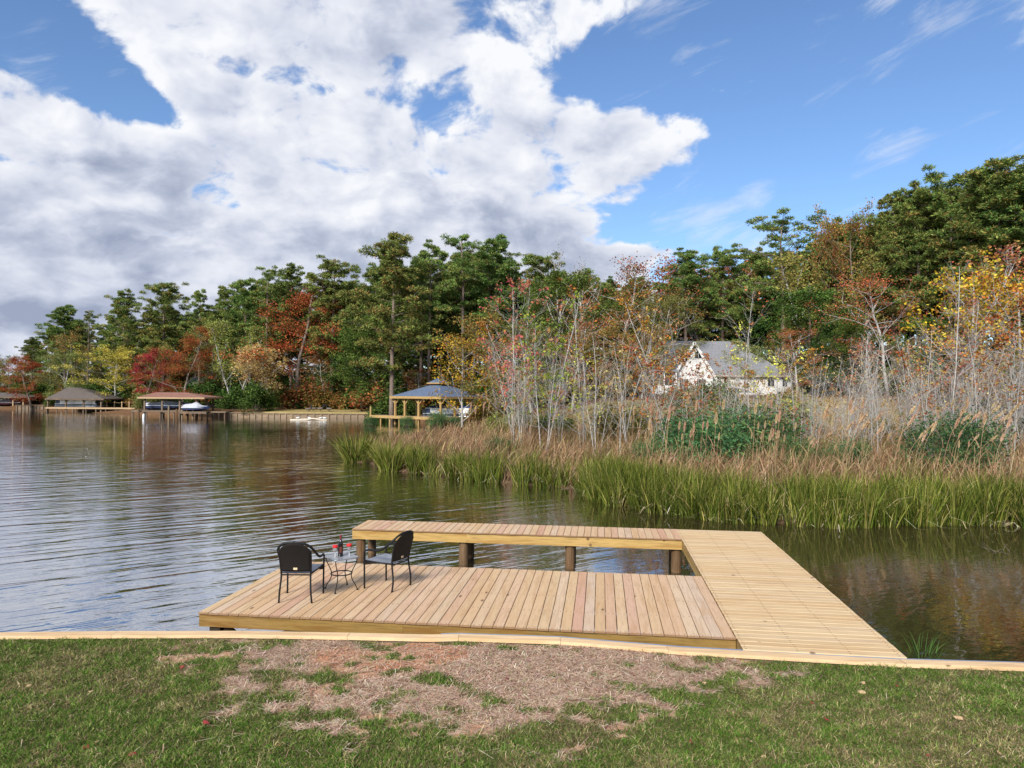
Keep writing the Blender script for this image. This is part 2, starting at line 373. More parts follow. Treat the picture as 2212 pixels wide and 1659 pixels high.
# ------------------------------------------------------------------ ground, shore and water
def polyline_px(lst, z): return [gz(px, py, z) for px, py in lst]
DECK_Z = .72
CAP_Z = DECK_Z - .004
CAPPTS = [(-900,1380),(-300,1377),(0,1374),(250,1371.6),(516,1371),(750,1375),(929,1379),(990,1377.6),(1211,1385),(1401,1401),(1475,1407),(1958,1434.5),(2212,1442),(2700,1459),(3400,1478)]
cap = polyline_px(CAPPTS, CAP_Z)
capx = np.array([p.x for p in cap]); capy = np.array([p.y for p in cap])
capx = np.concatenate([[-200], capx, [200]]); capy = np.concatenate([[capy[0]-20], capy, [capy[-1]-25]])
def bulk_y(x): return np.interp(x, capx, capy)
def bare_mask(x, y):
    """where straw mulch and clay show instead of turf"""
    m = np.zeros_like(x)
    for px, py, rx, ry, w in ((1000,1425,2.4,.62,1.25),(1180,1420,1.5,.6,1.0),(760,1420,1.0,.5,.8),(900,1490,1.5,.45,.75),(1130,1500,1.3,.6,.75),(1000,1600,1.6,.45,.42),(700,1530,.9,.3,.5),(1400,1480,1.0,.35,.35),(1250,1570,1.2,.3,.35)):
        p = gz(px, py, .66); m += w*np.exp(-(((x-p.x)/rx)**2+((y-p.y)/ry)**2))
    n = fbm(x, y, 1.3, 4, 3); n2 = fbm(x, y*1.3, 4.5, 3, 9)
    return np.clip(m*.84 + ((n-.5)*2.6 + (n2-.5)*3.6)*(.25+.75*sstep(m, .03, .35)) - .24, 0, 1)
def clay_f(x, y): return np.clip((fbm(x, y, 1.1, 3, 21)-.47)*7, 0, 1)
def lawn_z(x, y): return .655 + np.clip(bulk_y(x)-y, 0, 60)*.012 + (fbm(x, y, .9, 3, 5)-.5)*.045
def f_lawn(g):
    P = wpos(g); b = g.n('ShaderNodeVertexColor', layer_name='col').outputs[0]; br, cl, dk = g.sep(b)
    n = g.noise(P, 26, 4, .7); n2 = g.noise(P, 5, 4, .6); n3 = g.noise(g.v('MULTIPLY', P, (1,1.6,1)), 60, 3, .7)
    turf = g.ramp(n, [(.3,(.05,.055,.02)),(.5,(.10,.105,.035)),(.7,(.22,.17,.09))])
    straw = g.ramp(n3, [(.26,(.24,.16,.10)),(.46,(.52,.385,.25)),(.7,(.74,.62,.45))])
    clay = g.ramp(n2, [(.3,(.36,.14,.07)),(.7,(.52,.25,.14))])
    c = g.mix(g.sm(g.m('ADD', br, g.m('MULTIPLY', g.m('SUBTRACT', n, .5), .5)), .25, .55), turf, straw)
    c = g.mix(g.m('MULTIPLY', cl, g.sm(n, .30, .52)), c, clay)
    return pbsdf(g, c, .95, (n3, .5, .02), .1)
mat('lawn_ground', f_lawn)
xs = np.concatenate([np.linspace(-200,-9,40), np.arange(-8.9,9.0,.06), np.linspace(9.1,200,40)])
ts = np.concatenate([[-.10,0.0], np.arange(.05,5.,.06), np.linspace(5.1,70,26)])
XX, TT = np.meshgrid(xs, ts, indexing='ij'); YY = bulk_y(XX)-TT
ZZ = lawn_z(XX, YY)
bm_ = bare_mask(XX, YY); clay_ = clay_f(XX, YY)*np.clip(bm_*1.4-.2, 0, 1)
nx, nt = XX.shape
I = np.arange(nx*nt).reshape(nx, nt)
lm = MB(); lm.add(np.stack([XX,YY,ZZ],-1).reshape(-1,3), np.stack([I[:-1,:-1],I[:-1,1:],I[1:,1:],I[1:,:-1]],-1).reshape(-1,4)[:,::-1], c=np.stack([bm_,clay_,bm_*0],-1).reshape(-1,3))
tag(lm.build('lawn_ground', MATS['lawn_ground'], smooth=True), kind='structure')

# shoreline of the far side (marsh edge, cove, wooded shore), as one land outline
MARSH_PX = [(742,966),(765,998),(800,1002),(830,1015),(900,1023),(1000,1035),(1100,1046),(1200,1053),(1262,1062),(1300,1084),(1380,1100),(1450,1110),(1600,1128),(1700,1133),(1800,1138),(1900,1134),(2050,1131),(2212,1136),(2500,1142),(3300,1142)]
FAR_PD = [(-900,230),(-200,170),(0,150),(34,137),(100,134),(115,129),(285,123),(300,111),(450,107),(480,104),(560,102),(640,101),(790,101),(850,95),(950,90),(1040,88),(1070,72),(1000,62),(900,56),(810,51),(760,45)]
far_pts = [(xa(px, d), d) for px, d in FAR_PD]
marsh_pts = [tuple(gz(px, py, 0).xy) for px, py in MARSH_PX]
LAND = far_pts + marsh_pts + [(90,14),(700,14),(700,900),(-900,900),(-900,300)]
LP = np.array(LAND)
def land_sd(x, y):
    """signed distance to the waterline, positive on land"""
    sh = x.shape; p = np.stack([x.ravel(), y.ravel()], -1); a = LP; b = np.roll(LP, -1, 0)
    best = np.full(len(p), 1e9); ins = np.zeros(len(p), bool)
    for i in range(len(a)):
        ab = b[i]-a[i]; t = np.clip(((p-a[i])@ab)/(ab@ab), 0, 1); q = p-a[i]-t[:,None]*ab
        best = np.minimum(best, (q**2).sum(1))
        c = ((a[i,1] > p[:,1]) != (b[i,1] > p[:,1])); xx = (b[i,0]-a[i,0])*(p[:,1]-a[i,1])/(b[i,1]-a[i,1]+1e-12)+a[i,0]
        ins ^= c & (p[:,0] < xx)
    d = np.sqrt(best); return np.where(ins, d, -d).reshape(sh)
def terr_z(x, y, sd=None):
    x = np.asarray(x, float); y = np.asarray(y, float)
    if sd is None: sd = land_sd(x, y)
    M = 1-sstep(y, 46, 60)
    M = M*sstep(x+.0*y, -14, -9)
    up = .75 + .030*np.clip(sd, 0, 90) + 1.7*sstep(y, 46, 64)*sstep(x, -2, 14)
    low = .10 + .05*np.clip(sd, 0, 3) + .02*np.clip(sd-3, 0, 20)
    h = up*(1-M)+low*M
    h = h + (fbm(x, y, .25, 3, 31)-.5)*np.where(sd > 2, .25, .06)
    return np.where(sd > 0, h*sstep(sd, -.02, .30), -.9*sstep(-sd, 0, .6)-.02)
def tz(x, y): return float(terr_z(np.array([x]), np.array([y]))[0])
gx = np.concatenate([np.linspace(-700,-62,40), np.arange(-60,-12,.9), np.arange(-12,24,.30), np.arange(24,80,1.2), np.linspace(82,600,30)])
gy = np.concatenate([np.arange(17,50,.30), np.arange(50,170,.9), np.linspace(171,880,40)])
GX, GY = np.meshgrid(gx, gy, indexing='ij'); SD = land_sd(GX, GY); GZ = terr_z(GX, GY, SD)
def f_terr(g):
    P = wpos(g); c = g.n('ShaderNodeVertexColor', layer_name='col').outputs[0]; r_, l_, k_ = g.sep(c)
    n = g.noise(P, 1.2, 5, .65); n2 = g.noise(P, 9., 4, .65)
    litter = g.ramp(n2, [(.3,(.06,.036,.02)),(.5,(.135,.072,.038)),(.7,(.20,.12,.06))])
    mud = g.ramp(n2, [(.3,(.045,.03,.018)),(.7,(.13,.08,.045))])
    grass = g.ramp(n, [(.3,(.24,.19,.07)),(.7,(.38,.29,.13))])
    cc = g.mix(r_, litter, mud); cc = g.mix(l_, cc, grass)
    return pbsdf(g, cc, .95, (n2, .5, .05), .1)
mat('shore_ground', f_terr)
marshM = (1-sstep(GY, 44, 54))*sstep(GX, -14, -9)
lx0, lx1 = xa(560, 103), xa(860, 101)
lawnM = sstep(GX, lx0-3, lx0+2)*(1-sstep(GX, lx1+4, lx1+9))*sstep(GY, 96, 99)*(1-sstep(GY+3*(fbm(GX,GY,.2,2,4)-.5), 107, 111))
hl = sstep(GX, xa(1040,84), xa(1090,84))*(1-sstep(GX, xa(1900,58), xa(2000,58)))*sstep(GY,50,54)*(1-sstep(GY,78,86))*.8
nx, nt = GX.shape; I = np.arange(nx*nt).reshape(nx, nt)
tm = MB(); tm.add(np.stack([GX,GY,GZ],-1).reshape(-1,3), np.stack([I[:-1,:-1],I[1:,:-1],I[1:,1:],I[:-1,1:]],-1).reshape(-1,4), c=np.stack([marshM,np.clip(lawnM+hl,0,1),marshM*0],-1).reshape(-1,3))
tag(tm.build('terrain', MATS['shore_ground'], smooth=True), kind='structure')
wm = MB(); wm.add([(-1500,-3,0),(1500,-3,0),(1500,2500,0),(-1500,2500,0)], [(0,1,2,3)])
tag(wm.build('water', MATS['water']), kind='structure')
# ------------------------------------------------------------------ the dock
TH = R(7.148)
EU = Vector((math.sin(TH), math.cos(TH), 0)); EV = Vector((math.cos(TH), -math.sin(TH), 0))
UF, UB, PF, PB = 9.108, 12.096, 15.084, 16.149
VL, VR, PL, WR = -5.43, 1.683, -5.41, 3.48
dock = thing('dock', 'new pale timber dock, U shaped, standing over the lake beside the lawn', 'dock', (0,0,0), -TH)
# children live in dock coordinates: x = to the right (v), y = away from the lawn (u)
def plank_mesh(w, l, t, along='y'):
    m = MB(); b = .006; hw = w/2
    prof = [(-hw,0),(-hw,t-b),(-hw+b,t),(hw-b,t),(hw,t-b),(hw,0)]
    V = []; n = len(prof)
    for e in (-l/2, l/2):
        for x, z in prof: V.append((x, e, z) if along == 'y' else (e, -x, z))
    Q = [(i, i+n, (i+1) % n+n, (i+1) % n) for i in range(n)]
    Q += [(0,1,4,5),(1,2,3,4),(n+5,n+4,n+1,n),(n+4,n+3,n+2,n+1)]
    m.add(V, np.array(Q)[:, ::-1]); return m
PITCHB = .1443; BW = .1375; BT = .027
ov = .0
pm = plank_mesh(BW, UB-UF+ov, BT).mesh('plank', MATS['deck_wood'])
nb_ = round((VR-.012-VL)/PITCHB); st = (VR-.012-VL)/nb_
PZ = DECK_Z-.012
for i in range(nb_):
    link('plank', pm, dock, (VL+(i+.5)*st+random.uniform(-.0015,.0015), (UF+UB)/2+random.uniform(-.004,.004)-ov/2, PZ-BT+random.uniform(-.0015,.0015)), random.uniform(-.0006,.0006))
pm2 = plank_mesh(BW, PB-PF+.02, BT).mesh('plank', MATS['deck_wood'])
nb2_ = round((VR-PL)/PITCHB); st2 = (VR-PL)/nb2_
for i in range(nb2_):
    link('plank', pm2, dock, (PL+(i+.5)*st2, (PF+PB)/2+random.uniform(-.004,.004)-.01, DECK_Z-BT+random.uniform(-.0012,.0012)), random.uniform(-.0012,.0012))
pm3 = plank_mesh(.1412, WR-VR+.02, BT, 'x').mesh('plank', MATS['walk_wood'])
W0 = 8.672; nb3_ = round((PB-W0)/PITCHB); st3 = (PB-W0)/nb3_
for i in range(nb3_):
    u = W0+(i+.5)*st3
    link('plank', pm3, dock, ((VR+WR)/2+random.uniform(-.003,.003), u, DECK_Z-BT+random.uniform(-.0012,.0012)), random.uniform(-.0008,.0008))
def board(x0,x1,y0,y1,z0,z1, m, name='fascia_board'):
    b = MB(); cx, cy, cz = (x0+x1)/2, (y0+y1)/2, (z0+z1)/2; hx, hy, hz = (x1-x0)/2, (y1-y0)/2, (z1-z0)/2
    if hy > hx:                                   # long axis along local x so the grain follows it
        b.box(-hy,hy,-hx,hx,-hz,hz); return b.build(name, m, dock, (cx,cy,cz), R(90))
    b.box(-hx,hx,-hy,hy,-hz,hz); return b.build(name, m, dock, (cx,cy,cz))
FH = .17
zf = PZ-BT-.002
splits = [VL, VL+2.86, VR-.006]
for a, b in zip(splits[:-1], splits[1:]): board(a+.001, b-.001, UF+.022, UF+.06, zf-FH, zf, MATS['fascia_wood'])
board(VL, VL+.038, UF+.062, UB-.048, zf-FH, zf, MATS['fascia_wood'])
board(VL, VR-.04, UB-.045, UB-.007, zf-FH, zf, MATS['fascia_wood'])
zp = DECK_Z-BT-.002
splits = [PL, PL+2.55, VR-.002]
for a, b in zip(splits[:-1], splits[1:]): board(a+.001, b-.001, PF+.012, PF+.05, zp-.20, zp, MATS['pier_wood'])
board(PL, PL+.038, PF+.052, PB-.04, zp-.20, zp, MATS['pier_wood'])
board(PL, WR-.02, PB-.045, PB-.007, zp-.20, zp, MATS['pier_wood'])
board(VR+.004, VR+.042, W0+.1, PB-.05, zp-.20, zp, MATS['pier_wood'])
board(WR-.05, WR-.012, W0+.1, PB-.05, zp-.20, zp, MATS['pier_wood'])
for k in range(1, 4):                                         # joists under the boards
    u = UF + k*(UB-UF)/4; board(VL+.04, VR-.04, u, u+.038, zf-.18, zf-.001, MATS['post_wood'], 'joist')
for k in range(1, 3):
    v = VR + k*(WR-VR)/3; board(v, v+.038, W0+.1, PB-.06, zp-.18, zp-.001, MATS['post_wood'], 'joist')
def post(v, u, r, top, sq=False, m='post_wood'):
    b = MB(); zb = -1.6
    if sq: b.box(-r,r,-r,r,0,top-zb)
    else:
        hh = top-zb; prof = [(0,0),(r*1.05,0),(r*1.0,hh*.5),(r*.97,hh),(0,hh)]; b.lathe(prof, 14)
    return b.build('post', MATS[m], dock, (v,u,zb), random.uniform(0,6), smooth=False)
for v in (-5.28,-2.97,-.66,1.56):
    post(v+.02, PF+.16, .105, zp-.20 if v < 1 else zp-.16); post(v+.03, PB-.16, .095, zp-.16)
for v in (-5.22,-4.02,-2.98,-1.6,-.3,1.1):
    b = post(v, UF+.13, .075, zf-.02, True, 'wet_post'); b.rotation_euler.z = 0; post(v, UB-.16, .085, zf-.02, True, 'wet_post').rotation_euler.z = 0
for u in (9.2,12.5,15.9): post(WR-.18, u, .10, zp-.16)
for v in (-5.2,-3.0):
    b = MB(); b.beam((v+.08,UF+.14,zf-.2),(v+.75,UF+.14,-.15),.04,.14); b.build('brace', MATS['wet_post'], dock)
# rows of screw heads
sm_ = MB()
def disc(x, y, z, r=.0085):
    a = np.arange(6)/6*2*np.pi; sm_.add(np.stack([x+r*np.cos(a), y+r*np.sin(a), np.full(6, z)], -1), None, [(0,i,i+1) for i in range(1,5)])
for i in range(nb3_):
    for v in (VR+.03, VR+.62, VR+1.21, WR-.05):
        for e in (-.035,.035): disc(v+random.uniform(-.008,.008), W0+(i+.5)*st3+e, DECK_Z+.0028)
for i in range(nb_):
    for k in range(5):
        for e in (-.035,.035): disc(VL+(i+.5)*st+e, UF+.02+k*(UB-UF-.05)/4+random.uniform(-.008,.008), PZ+.0030, .0075)
plain('screw', (.16,.09,.05), .6)
o = sm_.build('screw_heads', MATS['screw'], dock); o['kind'] = 'stuff'

# ------------------------------------------------------------------ bulkhead along the lawn
bk = thing('bulkhead', 'long low timber bulkhead with plank cap edging the lawn', 'bulkhead')
def ribbon(x0, x1, off0, off1, z0, z1, name, m, parent):
    X = np.unique(np.concatenate([[x0, x1], capx[(capx > x0) & (capx < x1)], np.linspace(x0, x1, 8)]))
    b = MB(); V = []
    for x in X:
        y = float(bulk_y(x))
        V += [(x,y+off0,z0),(x,y+off1,z0),(x,y+off1,z1),(x,y+off0,z1)]
    n = len(X); Q = [(i*4+k, i*4+(k+1) % 4, i*4+4+(k+1) % 4, i*4+4+k) for i in range(n-1) for k in range(4)]
    Q += [(3,2,1,0), (n*4-4,n*4-3,n*4-2,n*4-1)]
    b.add(V, np.array(Q)[:, ::-1]); return b.build(name, m, parent)
J = [-900,-300,240,750,990,1211,1445,1958,2700,3400]
jx = [gz(px, np.interp(px, [c[0] for c in CAPPTS], [c[1] for c in CAPPTS]), CAP_Z).x for px in J]
for a, b in zip(jx[:-1], jx[1:]):
    ribbon(a+.002, b-.002, 0, .145, CAP_Z-.042, CAP_Z+random.uniform(-.002,.002), 'cap_plank', MATS['cap_wood'], bk)
ribbon(gz(950,1378,CAP_Z).x, gz(2330,1446,CAP_Z).x, .147, .195, CAP_Z-.05, CAP_Z-.006, 'metal_strip', MATS['strip_metal'], bk)
ribbon(-200, 200, .03, .11, -1.2, CAP_Z-.045, 'sheet_wall', MATS['old_wood'], bk)

# ------------------------------------------------------------------ chairs, table, wine
def smooth_path(P, n=5):
    P = [Vector(p) for p in P]; out = []
    for i in range(len(P)-1):
        p0 = P[max(0,i-1)]; p1 = P[i]; p2 = P[i+1]; p3 = P[min(len(P)-1,i+2)]
        for k in range(n):
            t = k/n; out.append(.5*((2*p1)+(p2-p0)*t+(2*p0-5*p1+4*p2-p3)*t*t+(3*p1-p0-3*p2+p3)*t**3))
    out.append(P[-1]); return out
def make_chair(label, loc, rz):
    t = thing('wicker_chair', label, 'chair', loc, rz, 'black patio chairs on the dock')
    bmz = MATS['black_metal']
    for s in (-1, 1):
        MB().tube(smooth_path([(s*.235,-.25,0),(s*.222,-.262,.16),(s*.21,-.235,.34),(s*.212,-.23,.44),(s*.222,-.262,.62),(s*.225,-.30,.755)]), .0135, 8).build('leg', bmz, t, smooth=True)
        MB().tube(smooth_path([(s*.268,.245,0),(s*.268,.25,.30),(s*.27,.255,.50),(s*.276,.235,.575),(s*.283,.16,.605)]), .0135, 8).build('leg', bmz, t, smooth=True)
        MB().tube(smooth_path([(s*.283,.16,.605),(s*.288,.02,.607),(s*.286,-.07,.625),(s*.275,-.16,.68),(s*.25,-.26,.765),(s*.19,-.315,.835),(s*.10,-.337,.868),(0,-.342,.877)]), .0175, 8).build('armrest', bmz, t, smooth=True)
    # woven back
    ns, nt_ = 15, 13; F = []; B = []
    for j in range(nt_):
        for i in range(ns):
            s_ = -1+2*i/(ns-1); tt = j/(nt_-1); ztop = .872-.115*abs(s_)**2.6; z = .445+tt*(ztop-.445)
            y = -.232-.11*((z-.44)/.43)**1.3-.018*(1-s_*s_); x = s_*(.208+.018*tt)
            F.append((x,y+.007,z)); B.append((x,y-.007,z))
    V = F+B; n = len(F); Q = []
    for j in range(nt_-1):
        for i in range(ns-1):
            a = j*ns+i; Q += [(a,a+1,a+1+ns,a+ns),(n+a,n+a+ns,n+a+ns+1,n+a+1)]
    ed = [(i,i+1) for i in range(ns-1)]+[(ns-1+j*ns, ns-1+(j+1)*ns) for j in range(nt_-1)]+[((nt_-1)*ns+i+1,(nt_-1)*ns+i) for i in range(ns-1)]+[((j+1)*ns, j*ns) for j in range(nt_-1)]
    Q += [(b,a,n+a,n+b) for a, b in ed]
    back = MB().add(V, Q).build('backrest', MATS['wicker'], t, smooth=True)
    MB().box(-.028,.028,-.2665,-.2605,.475,.51).build('maker_plate', MATS['tag_tan'], back)
    # sling seat, slightly dished, with an apron
    V = []; Q = []; m = 9
    for j in range(m):
        for i in range(m):
            u = -1+2*i/(m-1); w = -1+2*j/(m-1); x = u*(.232+.022*w); y = .012+w*.235; V.append((x,y,.425-.012*(1-u*u)*(1-w*w)+.012*max(0,w)))
    for j in range(m-1):
        for i in range(m-1): a = j*m+i; Q.append((a,a+1,a+1+m,a+m))
    nV = len(V); V += [(x,y,z-.012) for x,y,z in V]; Q += [(nV+q[3],nV+q[2],nV+q[1],nV+q[0]) for q in Q]
    MB().add(V, Q).build('seat', MATS['seat_sling'], t, smooth=True)
    fr = MB()
    for s in (-1, 1): fr.tube([(s*.212,-.228,.412),(s*.268,.25,.425)], .012, 7)
    fr.tube([(-.212,-.230,.395),(.212,-.230,.395)], .011, 7); fr.tube([(-.268,.25,.425),(.268,.25,.425)], .013, 7)
    fr.build('seat_frame', bmz, t, smooth=True)
    ap = MB()
    for s in (-1, 1): ap.add([(s*.27,.25,.42),(s*.27,.25,.36),(s*.255,.06,.40),(s*.255,.06,.42)], [(0,1,2,3)])
    ap.build('side_apron', MATS['wicker'], t)
    return t
CZ = PZ+.001
make_chair('black wicker chair seen from behind, facing straight out to the open lake', (-3.067,10.405,CZ), 0)
fd = Vector((-.429,.225)); make_chair('black wicker chair turned sideways, its back against the far pier', (-1.90,11.05,CZ), math.atan2(-fd.x, fd.y))
tb = thing('side_table', 'small square glass side table with curved iron legs between the chairs', 'table', (-2.585,10.88,CZ), R(173-135))
# rounded square top
def rsq(h, r, n=5):
    out = []
    for k, (sx, sy) in enumerate(((1,1),(-1,1),(-1,-1),(1,-1))):
        for i in range(n+1):
            a = R(90*k)+R(90)*i/n; out.append((sx*(h-r)+r*math.cos(a), sy*(h-r)+r*math.sin(a)))
    return out
def slab(pts, z0, z1):
    n = len(pts); V = [(x,y,z0) for x,y in pts]+[(x,y,z1) for x,y in pts]+[(0,0,z0),(0,0,z1)]
    return MB().add(V, [(i,(i+1) % n,n+(i+1) % n,n+i) for i in range(n)], [(2*n,(i+1) % n,i) for i in range(n)]+[(2*n+1,n+i,n+(i+1) % n) for i in range(n)])
slab(rsq(.196,.05), .497, .503).build('glass_top', MATS['table_glass'], tb)
e = rsq(.200,.055); MB().tube([(x,y,.494) for x,y in e+[e[0]]], .011, 6, cap=False).build('rim', MATS['grey_metal'], tb, smooth=True)
for k in range(4):
    a = R(45+90*k); c, s_ = math.cos(a), math.sin(a)
    lg = MB().tube([(c*r, s_*r, z) for r, z in [(v.x, v.z) for v in smooth_path([(.245,0,.49),(.235,0,.42),(.19,0,.33),(.158,0,.25),(.17,0,.16),(.225,0,.07),(.255,0,.012)])]], .0075, 7).build('leg', MATS['black_metal'], tb, smooth=True)
    MB().lathe([(0,0),(.015,.002),(.017,.01),(.012,.02),(0,.024)], 10, (c*.255,s_*.255,0)).build('foot', MATS['black_metal'], lg, smooth=True)
MB().tube([(.158*math.cos(a), .158*math.sin(a), .245) for a in np.linspace(0,2*math.pi,33)], .009, 7, cap=False).build('ring', MATS['black_metal'], tb, smooth=True)
TZ = CZ+.5032
tb_p = gz(719, 1199, TZ)
bt = thing('wine_bottle', 'dark wine bottle standing on the side table between the two glasses', 'bottle', (-2.60,10.87,TZ))
MB().lathe([(0,0),(.036,0),(.038,.006),(.038,.19),(.034,.215),(.018,.245),(.0145,.26),(.0145,.315),(.0165,.316),(.0165,.325),(0,.326)], 16).build('glass_body', MATS['bottle_glass'], bt, smooth=True)
MB().lathe([(.0386,.06),(.0388,.062),(.0388,.148),(.0386,.15)], 16).build('paper_label', MATS['label_paper'], bt, smooth=True)
MB().lathe([(.0150,.262),(.0152,.264),(.0152,.312),(.0172,.314),(.0172,.327),(0,.328)], 14).build('neck_foil', MATS['purple_red'], bt, smooth=True)
def wine_glass(label, p):
    w = thing('wine_glass', label, 'glass', p, 0, 'wine glasses on the side table')
    MB().lathe([(0,.004),(.034,.0035),(.035,0),(0,0)], 16).build('foot', MATS['clear_glass'], w, smooth=True)
    MB().lathe([(.0055,.004),(.004,.02),(.004,.07),(.006,.08)], 10).build('stem', MATS['white_gel'], w, smooth=True)
    MB().lathe([(.004,.078),(.022,.085),(.034,.105),(.037,.13),(.036,.155),(.034,.156),(.035,.13),(.032,.107),(.02,.088),(.0,.084)], 16).build('bowl', MATS['clear_glass'], w, smooth=True)
    MB().lathe([(0,.146),(.036,.147),(.0395,.155),(.0405,.172),(.036,.184),(.022,.178),(0,.182)], 12).build('red_topping', MATS['red_petal'], w, smooth=True)
wine_glass('wine glass with red top nearest the lawn on the side table', (-2.665,10.80,TZ))
wine_glass('wine glass with red top beside the bottle on the far pier side', (-2.475,10.90,TZ))

# ------------------------------------------------------------------ far structures
def roof_hip(x0,x1,y0,y1,ze,zr, rx0,rx1, thick=.12):
    ym = (y0+y1)/2; m = MB()
    V = [(x0,y0,ze),(x1,y0,ze),(x1,y1,ze),(x0,y1,ze),(rx0,ym,zr),(rx1,ym,zr)]
    m.add(V, [(0,1,5,4),(2,3,4,5)], [(1,2,5),(3,0,4)]); m.add([(a,b,c-thick) for a,b,c in V[:4]], [(3,2,1,0)])
    return m
def fascia_ring(x0,x1,y0,y1,z0,z1,t=.06):
    m = MB(); m.box(x0,x1,y0-t,y0-.003,z0,z1); m.box(x0,x1,y1+.003,y1+t,z0,z1); m.box(x0-t,x0-.003,y0-t,y1+t,z0,z1-.002); m.box(x1+.003,x1+t,y0-t,y1+t,z0,z1-.002); return m
def boathouse(label, px0, px1, d, depth, eave_y, ridge_y, r0, r1, deck_y, roofm, xposts, woodm, deckm, trim, deck_px=None):
    xl, xr = at(px0,eave_y,d).x, at(px1,eave_y,d).x; ze = at((px0+px1)/2,eave_y,d).z; zr = at((r0+r1)/2,ridge_y,d+depth/2).z
    zd = at((px0+px1)/2,deck_y,d).z; cx = (xl+xr)/2
    t = thing('boathouse', label, 'boathouse', (cx, d, 0), 0)
    s = (d+depth/2)/d
    rf = roof_hip(xl-cx,xr-cx,0,depth,ze,zr, at(r0,ridge_y,d+depth/2).x-cx, at(r1,ridge_y,d+depth/2).x-cx).build('roof', MATS[roofm], t)
    fascia_ring(xl-cx,xr-cx,0,depth,ze-.22,ze-.01).build('eaves_board', MATS[trim], rf)
    for px in xposts:
        x = xa(px, d+.4)-cx
        for y in (.5, depth-.6):
            p = MB().box(x-.1,x+.1,y-.1,y+.1,-1.2,ze-.13).build('post', MATS[woodm], t)
        MB().beam((x,.5,ze-.75),(x+.55,.5,ze-.16),.07,.09).build('brace', MATS[woodm], t)
    dk0, dk1 = deck_px or (px0+6, px1-6)
    xd0, xd1 = xa(dk0,d)-cx, xa(dk1,d)-cx
    dk = MB().box(xd0,xd1,.15,1.35,zd-.12,zd).build('deck', MATS[deckm], t)
    MB().box(xd0,xd1,.10,.147,zd-.26,zd-.02).build('fascia_board', MATS[deckm], dk)
    MB().box(xd0,xd0+1.3,1.4,depth,zd-.12,zd-.002).build('deck', MATS[deckm], t)
    MB().box(xd1-1.3,xd1,1.4,depth,zd-.12,zd-.002).build('deck', MATS[deckm], t)
    n = max(4, int((xd1-xd0)/1.5))
    for k in range(n):
        x = xd0+.1+(xd1-xd0-.2)*k/(n-1); MB().lathe([(0,-1.3),(.11,-1.3),(.10,zd-.13),(0,zd-.13)], 8, (x,.3,0)).build('pile', MATS['old_wood'], t)
    return t, cx, zd, ze
bA, cxA, zdA, zeA = boathouse('boathouse with dark grey hip roof and white pontoon boat, beside the yellow tree', 98, 223, 119, 8., 861, 837, 147, 176, 880, 'shingle_brown', (103,142,180,218), 'old_wood', 'dock_tan', 'old_wood', (98,292))
bB, cxB, zdB, zeB = boathouse('boathouse with brick red hip roof over a navy speedboat', 298, 441, 97.5, 6.5, 858, 847.5, 337, 403, 886.5, 'shingle_red', (312,350,388,424), 'old_wood', 'old_wood', 'dock_tan', (283,436))
bC, cxC, zdC, zeC = boathouse('boathouse with grey roof cut off by the left edge of the photo', -60, 58, 137, 9., 857, 848, -40, 30, 878.5, 'shingle_brown', (-40,-5,28,50), 'dock_tan', 'dock_grey', 'old_wood', (-60,45))
def loft(secs):
    m = MB(); n = len(secs[0]); V = [p for s in secs for p in s]
    Q = [(i*n+k, i*n+(k+1) % n, (i+1)*n+(k+1) % n, (i+1)*n+k) for i in range(len(secs)-1) for k in range(n)]
    c0, c1 = np.mean(secs[0],0), np.mean(secs[-1],0); V += [tuple(c0), tuple(c1)]; a = len(V)-2
    T = [(a,(k+1) % n,k) for k in range(n)]+[(a+1,(len(secs)-1)*n+k,(len(secs)-1)*n+(k+1) % n) for k in range(n)]
    return m.add(V, Q, T)
def hull(L, B, H, rake=.5):
    secs = []
    for i in range(9):
        t = i/8; w = B/2*(1 if t < .5 else max(.04, 1-((t-.5)/.5)**2.0)); k = .0 if t < .4 else ((t-.4)/.6)**2*H*.55
        x = -L/2+L*t+(rake*t**4); z1 = H+.18*t*t
        secs.append([(x,-w,z1),(x,-w*.92,k+H*.35),(x,0,k),(x,w*.92,k+H*.35),(x,w,z1)])
    return loft(secs)
def speedboat(label, loc, rz, L, hm, dm):
    t = thing('speedboat', label, 'boat', loc, rz)
    hull(L,2.1,.85).build('hull', MATS[hm], t)
    secs = []
    for i in range(9):
        q = i/8; w = 1.0*(1 if q < .5 else max(.05, 1-((q-.5)/.5)**2)); x = -L/2+.05+L*q+.4*q**4; z = .86+.18*q*q
        h = (.22+.40*math.exp(-((q-.45)/.2)**2))*(1-.75*q**3)
        secs.append([(x,-w*1.02,z),(x,-w*.6,z+h*.7),(x,0,z+h),(x,w*.6,z+h*.7),(x,w*1.02,z)])
    loft(secs).build('deck_cover', MATS[dm], t, smooth=False)
    MB().box(-L/2-.45,-L/2-.02,-.28,.28,.25,1.15).build('outboard_motor', MATS['navy'], t)
    MB().box(-L/2,L/2,-1.06,-1.052,.62,.78).build('stripe', MATS['white_gel'], t)
    return t
